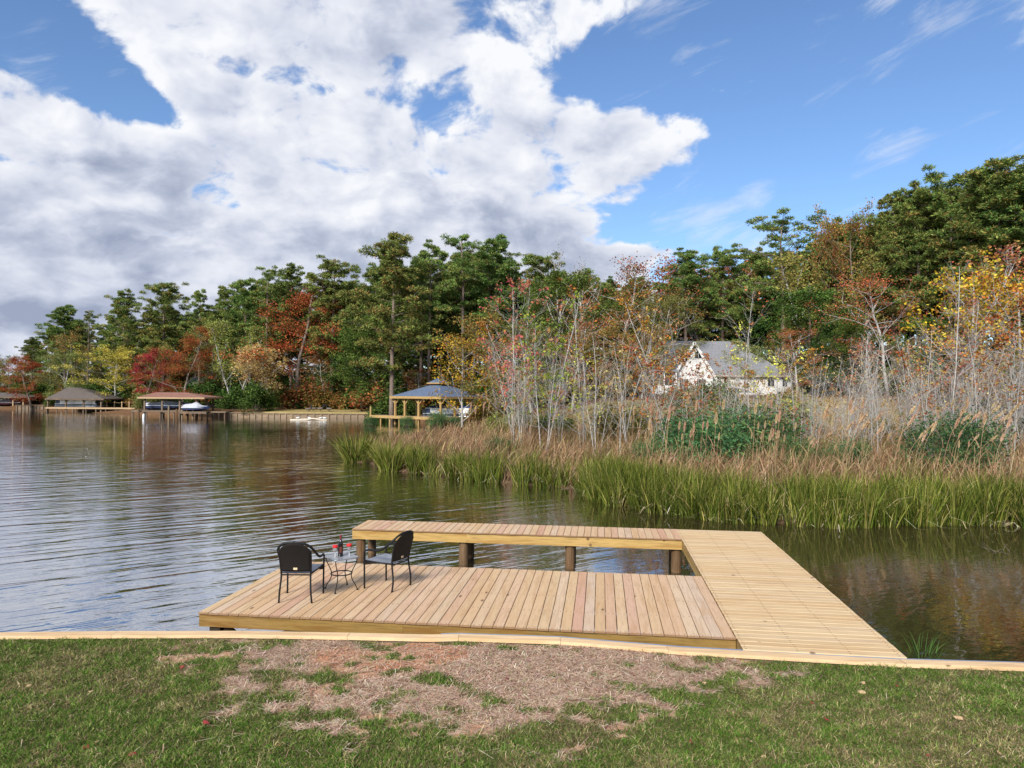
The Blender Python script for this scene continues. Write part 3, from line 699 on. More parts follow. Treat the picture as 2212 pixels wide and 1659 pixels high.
def pontoon(label, loc, rz, L, topm):
    t = thing('pontoon_boat', label, 'boat', loc, rz)
    for s in (-1,1): MB().tube([(-L/2,s*.85,.3),(L/2-.6,s*.85,.3),(L/2,s*.85,.42)], [.29,.29,.06], 10).build('pontoon', MATS['grey_metal'], t, smooth=True)
    MB().box(-L/2,L/2-.3,-1.2,1.2,.62,.72).build('deck', MATS['grey_metal'], t)
    for s in (-1,1): MB().box(-L/2+.3,L/2-.5,s*1.17-.02,s*1.17+.02,.723,1.35).build('side_panel', MATS['white_gel'], t)
    MB().box(-L/2+.3,-L/2+.9,-1.195,-1.193,.75,1.3).build('navy_panel', MATS['navy'], t)
    secs = [[(x,-1.15,1.36),(x,-.6,1.36+h),(x,.6,1.36+h),(x,1.15,1.36)] for x, h in ((-L/2+.3,.08),(-L/4,.32),(0,.4),(L/4,.3),(L/2-.6,.05))]
    loft(secs).build('canvas_cover', MATS[topm], t)
    MB().box(-L/2-.42,-L/2-.02,-.25,.25,.2,1.2).build('outboard_motor', MATS['black_plastic'], t)
    return t
pontoon('white pontoon boat with blue cover on a lift under the dark grey roof', (xa(172,121.5),121.8,zdA-.12), 0, 7.4, 'blue_canvas')
speedboat('navy and white speedboat lifted under the brick red roof', (xa(368,100),100.2,zdB-.05), 0, 6.4, 'navy', 'white_gel')
# covered jet ski on its float
jx_ = xa(427,98.); jk = thing('jet_ski', 'jet ski under a pale grey cover beside the red roofed boathouse', 'jet ski', (jx_,97.2,zdB-.05), R(4))
hull(3.2,1.15,.5,.3).build('hull', MATS['navy'], jk)
secs = []
for i in range(9):
    q = i/8; w = .62*(1 if q < .5 else max(.08, 1-((q-.5)/.5)**2)); x = -1.62+3.3*q; h = .25+.52*math.exp(-((q-.55)/.17)**2)+.28*math.exp(-((q-.2)/.2)**2)
    secs.append([(x,-w*1.05,.42),(x,-w*.55,.45+h*.75),(x,0,.45+h),(x,w*.55,.45+h*.75),(x,w*1.05,.42)])
loft(secs).build('cover', MATS['grey_canvas'], jk)
MB().box(-1.8,1.8,-.8,.8,-.35,-.06).build('lift_cradle', MATS['old_wood'], jk)
speedboat('boat with dark red hull half hidden under the leftmost grey boathouse roof', (xa(20,141),141,zdC+.05), 0, 6.0, 'purple_red', 'white_gel')
# piles standing in front of the red roofed boathouse
for i, (px, py0, py1) in enumerate(((365,878,903),(382,884,906),(394,876,903),(404,877,902),(417,884,905),(300,884,902))):
    d = 96.3+.2*i; z = at(px, py0, d).z; m_ = MB().lathe([(0,-1.2),(.13,-1.2),(.12,z),(.05,z+.05),(0,z+.05)], 8)
    tag(m_.build('mooring_pile', MATS['post_wood' if i % 2 else 'wall_post'], None, (xa(px,d),d,0)), 'wooden mooring pile standing in the water before the red roofed boathouse', 'mooring pile', 'mooring piles by the red roof')
for px, py, nm in ((387-1.,884,'white channel post'),):
    d = 96; z = at(px, py, d).z
mk = MB().lathe([(0,-.6),(.16,-.6),(.16,.35),(.10,.62),(0,.66)], 10); tag(mk.build('buoy', MATS['white_gel'], None, (xa(311,95),95,0), smooth=True), 'white mooring buoy floating left of the red roofed boathouse', 'buoy')
# low dock from the red boathouse to the lawn's seawall
fd_ = thing('low_dock', 'low dark dock between the red roofed boathouse and the timber seawall', 'dock', (xa(460,99),99,0))
w_ = xa(492,99)-xa(436,99); MB().box(-w_/2,w_/2,0,1.6,.72,.86).build('deck', MATS['dock_grey'], fd_)
for k in range(5): MB().lathe([(0,-1),(.11,-1),(.11,.715),(0,.715)], 8, (-w_/2+.2+k*(w_-.4)/4,.2,0)).build('pile', MATS['old_wood'], fd_)
# rope rail posts on the walkway of the grey boathouse
rr = thing('rope_rail', 'rope rail on short posts along the walkway beside the yellow tree', 'railing', (xa(258,121),121,zdA))
pr = []
for px in (226,243,259,275,290):
    x = xa(px,121)-xa(258,121); MB().box(x-.07,x+.07,.6,.74,-.1,1.0).build('rail_post', MATS['dock_tan'], rr); pr.append(x)
rp = MB()
for a, b in zip(pr[:-1], pr[1:]): rp.tube([(a,.67,.9),((a+b)/2,.67,.72),(b,.67,.9)], .02, 5)
rp.build('rope', MATS['dock_tan'], rr)
# timber seawalls: sheet of boards with posts
def seawall(label, pxs, ds, top, m):
    P = [Vector((xa(px,d),d-.15,0)) for px, d in zip(pxs, ds)]
    t = thing('seawall', label, 'seawall', P[0])
    for a, b in zip(P[:-1], P[1:]):
        L = (b-a).length; n = max(2, int(L/.95)); ang = math.atan2((b-a).y, (b-a).x)
        MB().box(0,L,0,.1,-.9,top).build('board_wall', MATS[m], t, a-P[0], ang)
        MB().box(-.05,L+.05,-.12,.2,top+.003,top+.09).build('cap', MATS['wall_post' if m == 'dock_grey' else m], t, a-P[0], ang)
        pm_ = MB().box(-.07,.07,-.14,-.003,-.9,top+.001).mesh('seawall_post', MATS['wall_post' if m == 'dock_grey' else m])
        for k in range(n):
            q = a-P[0]+(b-a)*((k+.5)/n); link('post', pm_, t, q, ang)
seawall('long timber seawall with upright posts below the tan far lawn', (495,560,640,720,795), (103.5,102,101,101,101), .55, 'dock_grey')
seawall('low brown seawall near the left edge of the far shore', (36,68,100), (136.5,135,133.5), .75, 'old_wood')
# gazebo boathouse, corner towards the lake
gd = 80.; gc = Vector((xa(953,gd), gd, 0)); ga = math.atan2(4.9, -6.6)   # direction of its left eave
gzb = thing('gazebo_boathouse', 'golden pine boathouse gazebo with blue grey roof and small cupola', 'gazebo', gc, ga)
S = 8.2; zE = at(953,857,gd).z; zT = at(946,832,gd+6).z
# local frame: x along the left eave away from the near corner, y along the right eave is at -90 degrees
mid = S/2
rf = MB(); V = [(0,0,zE),(S,0,zE),(S,-S,zE),(0,-S,zE),(mid-.7,-mid+.7,zT),(mid+.7,-mid+.7,zT),(mid+.7,-mid-.7,zT),(mid-.7,-mid-.7,zT)]
rf.add(V, [(1,0,4,5),(2,1,5,6),(3,2,6,7),(0,3,7,4),(0,1,2,3)])
rf = rf.build('roof', MATS['shingle_blue'], gzb)
fb = MB(); fb.box(-.06,S+.06,.004,.06,zE-.26,zE+.01); fb.box(-.06,S+.06,-S-.06,-S-.004,zE-.26,zE+.01); fb.box(-.06,-.004,-S+.003,-.003,zE-.26,zE+.008); fb.box(S+.004,S+.06,-S+.003,-.003,zE-.26,zE+.008)
fb.build('eaves_board', MATS['gold_wood'], rf)
cu = MB().box(mid-.55,mid+.55,-mid-.55,-mid+.55,zT-.1,zT+.25).build('cupola', MATS['gold_wood'], gzb)
cr = MB(); zc = zT+.27; cr.add([(mid-1,-mid-1,zc),(mid+1,-mid-1,zc),(mid+1,-mid+1,zc),(mid-1,-mid+1,zc),(mid,-mid,zc+.62)], [(3,2,1,0)], [(0,1,4),(1,2,4),(2,3,4),(3,0,4)])
cr.build('cupola_roof', MATS['shingle_blue'], cu)
cb = MB(); cb.box(mid-1.05,mid+1.05,-mid+1.003,-mid+1.05,zc-.12,zc+.02); cb.box(mid-1.05,mid-1.003,-mid-1.0,-mid+1.0,zc-.12,zc+.018); cb.build('cupola_trim', MATS['gold_wood'], cu)
zG = .92
for (x, y) in ((.45,-.45),(mid*.95,-.45),(S*.75,-.45),(S-.45,-.45),(.45,-mid*.7),(.45,-mid*1.25),(.45,-S+.45),(S-.45,-mid),(S-.45,-S+.45),(mid,-S+.45)):
    MB().box(x-.11,x+.11,y-.11,y+.11,-1.,zE-.13).build('post', MATS['gold_wood'], gzb)
    for sx, sy in (((1,0),(-1,0)) if y > -.5 else ((0,1),(0,-1))):
        MB().beam((x,y,zE-.95),(x+sx*.75,y+sy*.75,zE-.16),.08,.11).build('brace', MATS['gold_wood'], gzb)
dk = MB().box(-.2,S+3.2,-1.3,.35,zG-.14,zG).build('deck', MATS['dock_tan'], gzb)
MB().box(-.2,S+3.2,.353,.40,zG-.30,zG-.01).build('fascia_board', MATS['gold_wood'], dk)
MB().box(-.2,1.2,-S-3,-1.303,zG-.14,zG-.002).build('deck', MATS['dock_tan'], gzb)
MB().box(-.25,-.203,-S-3,.35,zG-.30,zG-.01).build('fascia_board', MATS['gold_wood'], dk)
for x in np.linspace(.2,S+3,8): MB().lathe([(0,-1.2),(.10,-1.2),(.10,zG-.15),(0,zG-.15)], 8, (x,.15,0)).build('pile', MATS['gold_wood'], gzb)
MB().box(S+3.0,S+3.15,.2,.34,zG,zG+1.05).build('rail_post', MATS['gold_wood'], gzb)
MB().box(1.5,1.56,-S+.6,-S+2.2,zG-.3,zE-.3).build('side_screen', MATS['grey_canvas'], gzb)
q = at(968,900,84); pontoon('white pontoon boat with deep blue cover inside the golden gazebo', (q.x+.3,84.6,.55), R(-12), 6.2, 'blue_canvas')
# white house on the rise behind the saplings
HD = 100.; hz = at(1560,850,HD).z
hs = thing('white_house', 'white house with grey shingled roof and steep gable behind the saplings', 'house', (xa(1560,HD), HD, hz))
X = lambda px, d=HD: xa(px,d)-xa(1560,HD)
zEv = at(1600,811,HD).z-hz; zRg = at(1530,737,HD+5).z-hz
MB().box(X(1440),X(1709),0,10,-.0,zEv).build('wall', MATS['white_paint'], hs)
MB().box(X(1440)-.05,X(1709)+.05,-.05,10.05,-1.6,-.003).build('foundation', MATS['concrete'], hs)
rx0, rx1 = X(1436), X(1714); m = MB()
ym = 5.; V = [(rx0,-.5,zEv),(rx1,-.5,zEv),(rx1,10.5,zEv),(rx0,10.5,zEv),(rx0+1.2,ym,zRg),(X(1598),ym,zRg)]
m.add(V, [(0,1,5,4),(2,3,4,5),(3,2,1,0)], [(1,2,5),(3,0,4)])
hr = m.build('roof', MATS['shingle_grey'], hs)
MB().box(rx0,rx1,-.56,-.503,zEv-.2,zEv+.02).build('gutter', MATS['tan_wall'], hr)
# gabled wing
gx0, gx1, gxp = X(1455,HD-2), X(1540,HD-2), X(1498,HD-2); zpk = at(1498,739,HD-2).z-hz
m = MB(); m.add([(gx0,-2,0),(gx1,-2,0),(gx1,-2,zEv),(gxp,-2,zpk-.15),(gx0,-2,zEv),(gx0,.02,0),(gx1,.02,0),(gx1,.02,zEv),(gxp,.02,zpk-.15),(gx0,.02,zEv)], [(0,1,2,4),(1,6,7,2),(5,0,4,9)], [(4,2,3)])
gw = m.build('gable_wall', MATS['white_paint'], hs)
m = MB(); t_ = .16
for a, b in ((gx0-.45,zEv-.7),(gx1+.45,zEv-.7)): m.add([(a,-2.45,b),(gxp,-2.45,zpk),(gxp,5.,zpk),(a,5.,b),(a,-2.45,b-t_),(gxp,-2.45,zpk-t_),(gxp,5.,zpk-t_),(a,5.,b-t_)], [(0,1,2,3),(7,6,5,4),(0,4,5,1),(3,2,6,7),(0,3,7,4)])
gr = m.build('gable_roof', MATS['shingle_grey'], hs)
m = MB()
for a, b in ((gx0-.45,zEv-.7),(gx1+.45,zEv-.7)): m.beam((a,-2.49,b-.10),(gxp,-2.49,zpk-.10),.05,.34)
m.build('barge_board', MATS['white_paint'], gr)
def window(x0, x1, z0, z1, y):
    w = MB().box(x0,x1,y-.03,y-.004,z0,z1).build('window', MATS['dark_glass'], hs)
    f = MB(); e = .07
    for a in ((x0-e,x1+e,z1,z1+e),(x0-e,x1+e,z0-e,z0),(x0-e,x0,z0,z1),(x1,x1+e,z0,z1),((x0+x1)/2-.02,(x0+x1)/2+.02,z0,z1)): f.box(a[0],a[1],y-.06,y-.032,a[2],a[3])
    f.build('frame', MATS['white_paint'], w)
zc_ = lambda py, d=HD: at(1560,py,d).z-hz
window(X(1564),X(1576),zc_(832),zc_(814),0); window(X(1658),X(1672),zc_(834),zc_(813),0); window(X(1690),X(1700),zc_(834),zc_(813),0)
window(gxp+.2,gxp+1.1,zc_(776),zc_(762),-2); window(gx0+.8,gx0+2.0,zc_(843),zc_(820),-2); window(gx0+3.2,gx0+4.4,zc_(843),zc_(820),-2)
pw = MB().box(X(1399),X(1453),-3,-2.8,-.1,zc_(834)).build('porch_wall', MATS['white_paint'], hs)
MB().box(X(1397),X(1455),-3.1,0,zc_(806),zc_(801)).build('porch_roof', MATS['shingle_grey'], hs)
for px in (1402,1425,1450): MB().box(X(px)-.08,X(px)+.08,-3.0,-2.84,-.1,zc_(806)).build('porch_post', MATS['white_paint'], hs)
# patio umbrella below the house
ud = 90.; uz = at(1590,838,ud).z
um = thing('patio_umbrella', 'wide dark patio canopy standing before the white house', 'umbrella', (xa(1591,ud), ud, uz-2.3))
m = MB(); n = 8; rr_ = 2.1
V = [(rr_*math.cos(2*math.pi*k/n), rr_*math.sin(2*math.pi*k/n), 1.75) for k in range(n)]+[(0,0,2.35)]
m.add(V, None, [(k,(k+1) % n,n) for k in range(n)]); m.add([(x,y,z-.03) for x,y,z in V], None, [((k+1) % n,k,n) for k in range(n)])
m.build('canopy', MATS['umbrella_cloth'], um)
MB().lathe([(0,0),(.3,0),(.3,.08),(.04,.1),(.04,2.33),(0,2.34)], 8).build('pole', MATS['brown_wall'], um)
MB().lathe([(0,.7),(.9,.7),(.9,.75),(0,.75)], 12).build('table_top', MATS['brown_wall'], um)
# house with pale metal roof among the trees of the far shore
h2 = thing('shore_house', 'house with pale metal roof among trees behind the red roofed boathouse', 'house', (xa(462,128),128,2.0))
zr0, zr1 = at(462,834,128).z-2, at(462,814,131).z-2
MB().box(-4.6,4.6,0,7,-1.2,zr0).build('wall', MATS['brown_wall'], h2)
m = MB(); m.add([(-5.1,-.6,zr0),(5.1,-.6,zr0),(5.1,3.5,zr1),(-5.1,3.5,zr1),(5.1,7.6,zr0),(-5.1,7.6,zr0)], [(0,1,2,3),(3,2,4,5),(5,4,1,0)]); m.build('roof', MATS['roof_metal'], h2)
for x in (-2.6,1.4): MB().box(x,x+1.1,-.03,-.004,zr0-1.7,zr0-.6).build('window', MATS['dark_glass'], h2)
h3 = thing('white_cottage', 'white cottage behind the leftmost boathouse on the far shore', 'house', (xa(25,160),160,1.2))
MB().box(-6,6,0,6,-1,2.6).build('wall', MATS['white_paint'], h3)
m = MB(); m.add([(-6.5,-.5,2.6),(6.5,-.5,2.6),(6.5,3,4.6),(-6.5,3,4.6),(6.5,6.5,2.6),(-6.5,6.5,2.6)], [(0,1,2,3),(3,2,4,5),(5,4,1,0)]); m.build('roof', MATS['shingle_grey'], h3)
MB().box(-3,-1.8,-.03,-.004,.6,1.9).build('window', MATS['dark_glass'], h3)
# birds on the far lawn, and gulls on a floating log
def bird(name, label, cat, group, loc, rz, s, body, head, neck):
    t = thing(name, label, cat, loc, rz, group, s)
    secs = []
    for x, w, z, h in ((-.42,.01,.36,.02),(-.3,.07,.33,.09),(-.1,.13,.30,.16),(.1,.13,.31,.17),(.24,.08,.34,.12),(.31,.03,.38,.06)):
        secs.append([(x,w*math.cos(a),z+h*math.sin(a)) for a in np.linspace(0,2*math.pi,9)[:-1]])
    loft(secs).build('body', MATS[body], t, smooth=True)
    MB().tube(smooth_path([(.24,0,.40),(.33,0,.40+neck*.45),(.31,0,.40+neck*.85),(.36,0,.40+neck),(.47,0,.38+neck)]), [.06]*6+[.045]*6+[.042]*5+[.05,.05,.045,.02], 7).build('neck', MATS[head], t, smooth=True)
    for s_ in (-1,1): MB().tube([(.0,s_*.06,.2),(.0,s_*.06,0)], .016, 5).build('leg', MATS['black_plastic'], t)
for k, (px, py, rz) in enumerate(((905,1204,.3),(918,1205,3.3),(939,1205,.1),(964,1204,2.9))):
    px *= .7373; py = py*.7373; d = 103.+.3*k; bird('goose', ('goose with dark neck grazing on the tan far lawn'), 'goose', 'geese on the far lawn', (xa(px,d),d,tz(xa(px,d),d)), rz, 1.25, 'goose_body', 'goose_neck', .38)
ld = 93.; lg = thing('floating_log', 'long pale log floating in front of the timber seawall', 'log', (xa(667,ld),ld,0))
MB().tube(smooth_path([(-2.4,0,.0),(-1.2,.1,.06),(0,0,.10),(.6,-.05,.20),(1.4,.05,.08),(2.4,.2,.02)]), .11, 8).build('trunk', MATS['pale_log'], lg, smooth=True)
MB().tube([(.3,0,.1),(1.0,.5,.22),(1.9,.8,.14)], [.08,.06,.03], 7).build('branch', MATS['pale_log'], lg, smooth=True)
for dx_, rz in ((-1.4,.2),(.1,2.9),(1.6,.4),(2.1,3.0)): bird('gull', 'white gull perched on the floating log', 'gull', 'gulls on the log', (xa(667,ld)+dx_,ld,.10), rz, .62, 'gull_white', 'gull_white', .1)
# ------------------------------------------------------------------ vegetation generators
def unit(v): return v/(np.linalg.norm(v, axis=-1, keepdims=True)+1e-9)
def rnd(*s): return RNG.random(s)
def diamonds(mb, C, A, B, col):
    """one four-cornered leaf per row: centre, half length vector, half width vector"""
    n = len(C); V = np.stack([C-A, C+B, C+A, C-B], 1).reshape(-1,3)
    mb.add(V, np.arange(n*4).reshape(n,4), c=np.repeat(col, 4, 0))
def leaves(mb, C, size, col, asp=.6, flat=0.):
    n = len(C); d = RNG.normal(size=(n,3)); d[:,2] *= (1-flat); A = unit(d); B = unit(np.cross(A, RNG.normal(size=(n,3))))
    s = np.broadcast_to(size, (n,))[:,None]; diamonds(mb, C, A*s*.5, B*s*.5*asp, col)
def pick(pal, n, wts=None, jit=.18):
    pal = np.asarray(pal, float); i = RNG.choice(len(pal), n, p=None if wts is None else np.asarray(wts)/sum(wts))
    return np.clip(pal[i]*(1+RNG.normal(size=(n,1))*jit)*(1+RNG.normal(size=(n,3))*.05), .003, .9)
PINE_G = [(.070,.122,.036),(.115,.185,.048),(.175,.245,.062),(.255,.28,.075),(.36,.24,.075)]
def limb(p0, d0, L, r0, k=4, droop=0., wob=.1):
    pts = [p0]; d = d0.copy()
    for i in range(k):
        d = unit(d+RNG.normal(size=3)*wob+np.array([0,0,droop])); pts.append(pts[-1]+d*L/k)
    return np.array(pts), np.linspace(r0, r0*.3, k+1)
def make_pine(H=20., crown=.45, rad=3.2, nl=34, gaps=.15, brown=.15, top=.6, dens=1., lean=.3):
    tr = MB(); cr = MB()
    k = 9; z = np.linspace(0, H*.985, k); off = np.cumsum(RNG.normal(size=(k,2))*.07*lean, 0); off -= off[0]
    P = np.stack([off[:,0]*z/H*2, off[:,1]*z/H*2, z], -1); r = np.interp(z/H, [0,.05,.5,1], [.30,.24,.17,.04])*H/20
    tr.tube(P, r, 8)
    az = RNG.random()*6.28
    for i in range(nl):
        t = crown+(1-crown)*((i+.5)/nl)**.9; zc = t*H; az += 2.4+RNG.normal()*.35
        u = (t-crown)/(1-crown)
        L = rad*(np.interp(u, [0,.25,.6,.85,1], [.65,1.,.95,top+.12,.42]))*(.7+.5*rnd())
        if rnd() < gaps: L *= .35
        p0 = np.array([np.interp(zc, z, P[:,0]), np.interp(zc, z, P[:,1]), zc]); ang = np.interp(u, [0,.5,1], [.0,.35,.85])+RNG.normal()*.12
        d = np.array([math.cos(az)*math.cos(ang), math.sin(az)*math.cos(ang), math.sin(ang)])
        pts, rr = limb(p0, d, L, .055*H/20*(1.1-.6*u), 4, .03, .10); tr.tube(pts, rr, 4, cap=False)
        nc = max(2, int((2.2+L*1.7)*dens))
        for q in range(nc):
            s = 1-(q/nc)*.72 if nc > 1 else 1; c = pts[0]+(np.array([np.interp(s*4, range(5), pts[:,a]) for a in range(3)])-pts[0])
            c = c+RNG.normal(size=3)*np.array([.45,.45,.32])*min(1,L/2.5); sc = (.55+.35*rnd())*(.65+.35*min(1,L/3))
            tr.tube([pts[min(3,int(s*3))], c], [.02,.008], 3, cap=False)
            n = int(150*dens)
            dd = unit(RNG.normal(size=(n,3))*np.array([1,1,.55])+np.array([d[0]*.3,d[1]*.3,.42]))
            o = c+dd*(rnd(n,1)**.5)*sc*np.array([1,1,.8])*.78
            ln = (.11+.11*rnd(n,1)); A = unit(dd+RNG.normal(size=(n,3))*.45)*ln; B = unit(np.cross(A, RNG.normal(size=(n,3))))*(.026+.02*rnd(n,1))
            wt = [.9,1.4,1.6,1.1,.2]; 
            if rnd() < brown*(1.5-u): wt = [.5,.7,.9,1.1,1.3]
            base = pick(PINE_G, n, wt, .2)*(.75+.5*rnd())
            diamonds(cr, o, A, B, base)
    for i in range(7):                                  # dead stubs below the crown
        zc = H*(.2+rnd()*(crown-.2)); a = rnd()*6.28; p0 = np.array([np.interp(zc,z,P[:,0]), np.interp(zc,z,P[:,1]), zc])
        pts, rr = limb(p0, np.array([math.cos(a),math.sin(a),.15]), .5+rnd()*1.2, .03, 3); tr.tube(pts, rr, 3, cap=False)
    return dict(H=max(v[:,2].max() for v in cr.V+tr.V)*.99, trunk=tr.mesh('trunk', MATS['bark_pine'], True), crown=cr.mesh('crown', MATS['needle']))
def make_broad(H=12., pal=None, wts=None, leaf=.24, nleaf=5200, spread=.42, base=.22, shape='oval', bark='bark_brown', fill=1., stems=1, cl=.55, lean=0.):
    """leafy or thinning autumn tree: forked limbs, leaves gathered round the twig ends"""
    tr = MB(); cr = MB(); ends = []
    for s in range(stems):
        a0 = rnd()*6.28; bl = lean if stems == 1 else .25
        k = 7; d = unit(np.array([math.cos(a0)*bl, math.sin(a0)*bl, 1.])); P, rr = limb(np.array([math.cos(a0),math.sin(a0),0])*(.0 if stems == 1 else .25), d, H*.93, .0135*H/(stems**.4), k, .04, .07); rr[-1] = .015
        tr.tube(P, rr, 7)
        nb = 20 if stems == 1 else 11
        for i in range(nb):
            t = base+(1-base)*(i+.5)/nb; p0 = np.array([np.interp(t*k, range(k+1), P[:,a]) for a in range(3)]); az = i*2.4+rnd()
            if shape == 'cone': w = 1.1*(1-t)**.8+.12
            elif shape == 'up': w = .75*math.sin(math.pi*min(1,.15+t*.8))+.1
            else: w = math.sin(math.pi*min(1,max(.05,(t-base)/(1-base)*.86+.12)))**.7
            L = H*spread*w*(.75+.5*rnd()); ang = {'cone':.25,'up':1.0}.get(shape,.5)+RNG.normal()*.15
            d = np.array([math.cos(az)*math.cos(ang), math.sin(az)*math.cos(ang), math.sin(ang)])
            pts, r2 = limb(p0, d, L, .0045*H*(1.2-.7*t), 4, .05, .16); tr.tube(pts, r2, 5, cap=False)
            for q in range(4):
                s_ = .35+.65*(q+rnd())/4; c = np.array([np.interp(s_*4, range(5), pts[:,a]) for a in range(3)])
                d2 = unit(d+RNG.normal(size=3)*.7); p2, r3 = limb(c, d2, L*.42*(1.1-.4*s_)+.2, .0016*H, 3, .06, .2); tr.tube(p2, r3, 3, cap=False)
                ends.append((p2[-1], d2)); ends.append((p2[1], d2))
        ends.append((P[-1], np.array([0,0,1.])))
    E_ = np.array([e[0] for e in ends]); per = max(1, int(nleaf*fill/len(E_)))
    keep = rnd(len(E_)) < min(1., .35+fill*.6)
    tone = .70+.6*rnd(len(E_))
    for c, kp, tn in zip(E_, keep, tone):
        n = per if kp else per//5
        if n < 1: continue
        rad = cl*H/12*(.7+.6*rnd())
        C = c+RNG.normal(size=(n,3))*rad*np.array([.6,.6,.42])
        leaves(cr, C, leaf*(.7+.6*rnd(n)), pick(pal, n, wts, .18)*tn, .62, .3)
    return dict(H=max(v[:,2].max() for v in cr.V+tr.V)*.99, trunk=tr.mesh('trunk', MATS[bark], True), crown=cr.mesh('crown', MATS['leaf']))
def make_sapling(H=8., pal=None, nleaf=420, stems=1, leaf=.11, top=.45, nb=24, bark='bark_pale', thick=.62, kink=.05):
    tr = MB(); cr = MB(); ends = []
    for s in range(stems):
        a0 = rnd()*6.28; h = H*(1 if s == 0 else .6+.4*rnd()); bl = .06 if stems == 1 else .12+.16*rnd()
        d = unit(np.array([math.cos(a0)*bl, math.sin(a0)*bl, 1.])); k = 8
        P, rr = limb(np.array([math.cos(a0),math.sin(a0),0])*.12*(stems > 1), d, h, .0075*h*thick, k, .05, kink); rr[-1] = .006
        tr.tube(P, rr, 6)
        for i in range(nb):
            t = .20+.78*(i+rnd())/nb; p0 = np.array([np.interp(t*k, range(k+1), P[:,a]) for a in range(3)]); az = rnd()*6.28
            L = h*(.10+.34*(1-t))*(.5+.8*rnd()); ang = .80+RNG.normal()*.25; dd = np.array([math.cos(az)*math.cos(ang), math.sin(az)*math.cos(ang), math.sin(ang)])
            pts, r2 = limb(p0, dd, L, .0026*h*(1.25-t)*thick, 4, .05, .14); tr.tube(pts, r2, 4, cap=False)
            for q in range(3):
                s_ = .3+.7*(q+rnd())/3; c = np.array([np.interp(s_*4, range(5), pts[:,a]) for a in range(3)])
                d2 = unit(dd+RNG.normal(size=3)*.5); p2, r3 = limb(c, d2, L*.4+.12, .010*thick, 3, .05, .2); tr.tube(p2, r3, 3, cap=False)
                if p2[-1][2] > H*top*(.7+.5*rnd()): ends += [p2[-1], p2[2]]
        ends += [P[-1]]*3
    E_ = np.array(ends)
    if nleaf and len(E_) > 8: E_ = E_[rnd(len(E_)) < .45]
    if nleaf and len(E_):
        C = E_[RNG.integers(0, len(E_), nleaf)]+RNG.normal(size=(nleaf,3))*.085
        leaves(cr, C, leaf*(.6+.8*rnd(nleaf)), pick(pal, nleaf, None, .2), .7, .2)
    else: leaves(cr, np.array([P[-1]]), .05, np.array([[.3,.2,.1]]))
    return dict(H=max(v[:,2].max() for v in cr.V+tr.V)*.99, trunk=tr.mesh('trunk', MATS[bark], True), crown=cr.mesh('crown', MATS['leaf']))
def make_bush(H=2.5, W=2.2, pal=None, n=3600, leaf=.16, asp=.45, lumps=26):
    tr = MB(); cr = MB()
    for i in range(lumps):
        a = rnd()*6.28; r = W*.5*math.sqrt(rnd()); z = H*(.25+.68*rnd())*(1-.42*(r/(W*.5))**2); c = np.array([r*math.cos(a), r*math.sin(a), z])
        tr.tube([(c[0]*.12,c[1]*.12,0), (c[0]*.5,c[1]*.5,z*.55), c], [.03,.02,.008], 4, cap=False)
        m = n//lumps; C = c+RNG.normal(size=(m,3))*np.array([.20*W/2,.20*W/2,.13*H])
        C[:,2] = np.maximum(C[:,2], .05)
        leaves(cr, C, leaf*(.6+.8*rnd(m)), pick(pal, m, None, .2)*(.7+.6*rnd()), asp, .2)
    return dict(H=max(v[:,2].max() for v in cr.V+tr.V)*.99, trunk=tr.mesh('stems', MATS['bark_brown']), crown=cr.mesh('foliage', MATS['leaf']))
def plant(proto, name, label, cat, x, y, h, group=None, rz=None, z=None, wide=1., pn=('trunk','crown')):
    s = h/proto['H']; z = tz(x, y)-.08 if z is None else z
    t = thing(name, label, cat, (x,y,z), random.uniform(0,6.28) if rz is None else rz, group, (s*wide,s*wide,s))
    link(pn[0], proto['trunk'], t); link(pn[1], proto['crown'], t); return t
def tree_px(proto, name, label, px, d, top, group=None, wide=1., cat='tree', rz=None, pn=('trunk','crown')):
    x = xa(px, d); z0 = tz(x, d)-.08; h = at(px, top, d).z-z0
    return plant(proto, name, label, cat, x, d, max(h, .5), group, rz, z0, wide, pn)

# ------------------------------------------------------------------ prototypes
PINE_FULL = [make_pine(20, .34, 3.7, 40, .10, .22), make_pine(20, .40, 3.3, 38, .12, .10), make_pine(20, .30, 3.9, 42, .15, .28)]
PINE_HIGH = [make_pine(20, .58, 3.4, 30, .15, .12, .75), make_pine(20, .50, 3.0, 30, .25, .28, .8)]
PINE_AIRY = [make_pine(20, .55, 3.3, 22, .30, .10, .85, .75, .8), make_pine(20, .48, 3.8, 24, .30, .15, .8, .8, .6)]
RED = [(0.322, 0.04, 0.029), (0.414, 0.069, 0.034), (0.253, 0.034, 0.029), (0.368, 0.115, 0.04)]
ORANGE = [(0.414, 0.138, 0.034), (0.345, 0.098, 0.034), (0.46, 0.196, 0.052), (0.276, 0.115, 0.034), (0.23, 0.149, 0.034)]
RUST = [(0.325, 0.106, 0.037), (0.4, 0.15, 0.062), (0.25, 0.1, 0.037), (0.188, 0.125, 0.037)]
YELLOW = [(.60,.50,.07),(.54,.46,.08),(.46,.42,.07),(.66,.58,.16)]
OLIVE = [(0.163, 0.188, 0.05), (0.213, 0.225, 0.069), (0.125, 0.15, 0.037), (0.25, 0.237, 0.088)]
GREEN = [(0.068, 0.128, 0.027), (0.098, 0.158, 0.033), (0.053, 0.098, 0.021), (0.135, 0.18, 0.045)]
DKGREEN = [(0.033, 0.063, 0.018), (0.048, 0.087, 0.022), (0.068, 0.105, 0.027)]
MIXED = [(0.24, 0.168, 0.048), (0.144, 0.156, 0.036), (0.336, 0.144, 0.048), (0.108, 0.132, 0.036), (0.36, 0.24, 0.072)]
TAN = [(.52,.34,.15),(.58,.41,.20),(.46,.29,.11),(.50,.38,.14)]
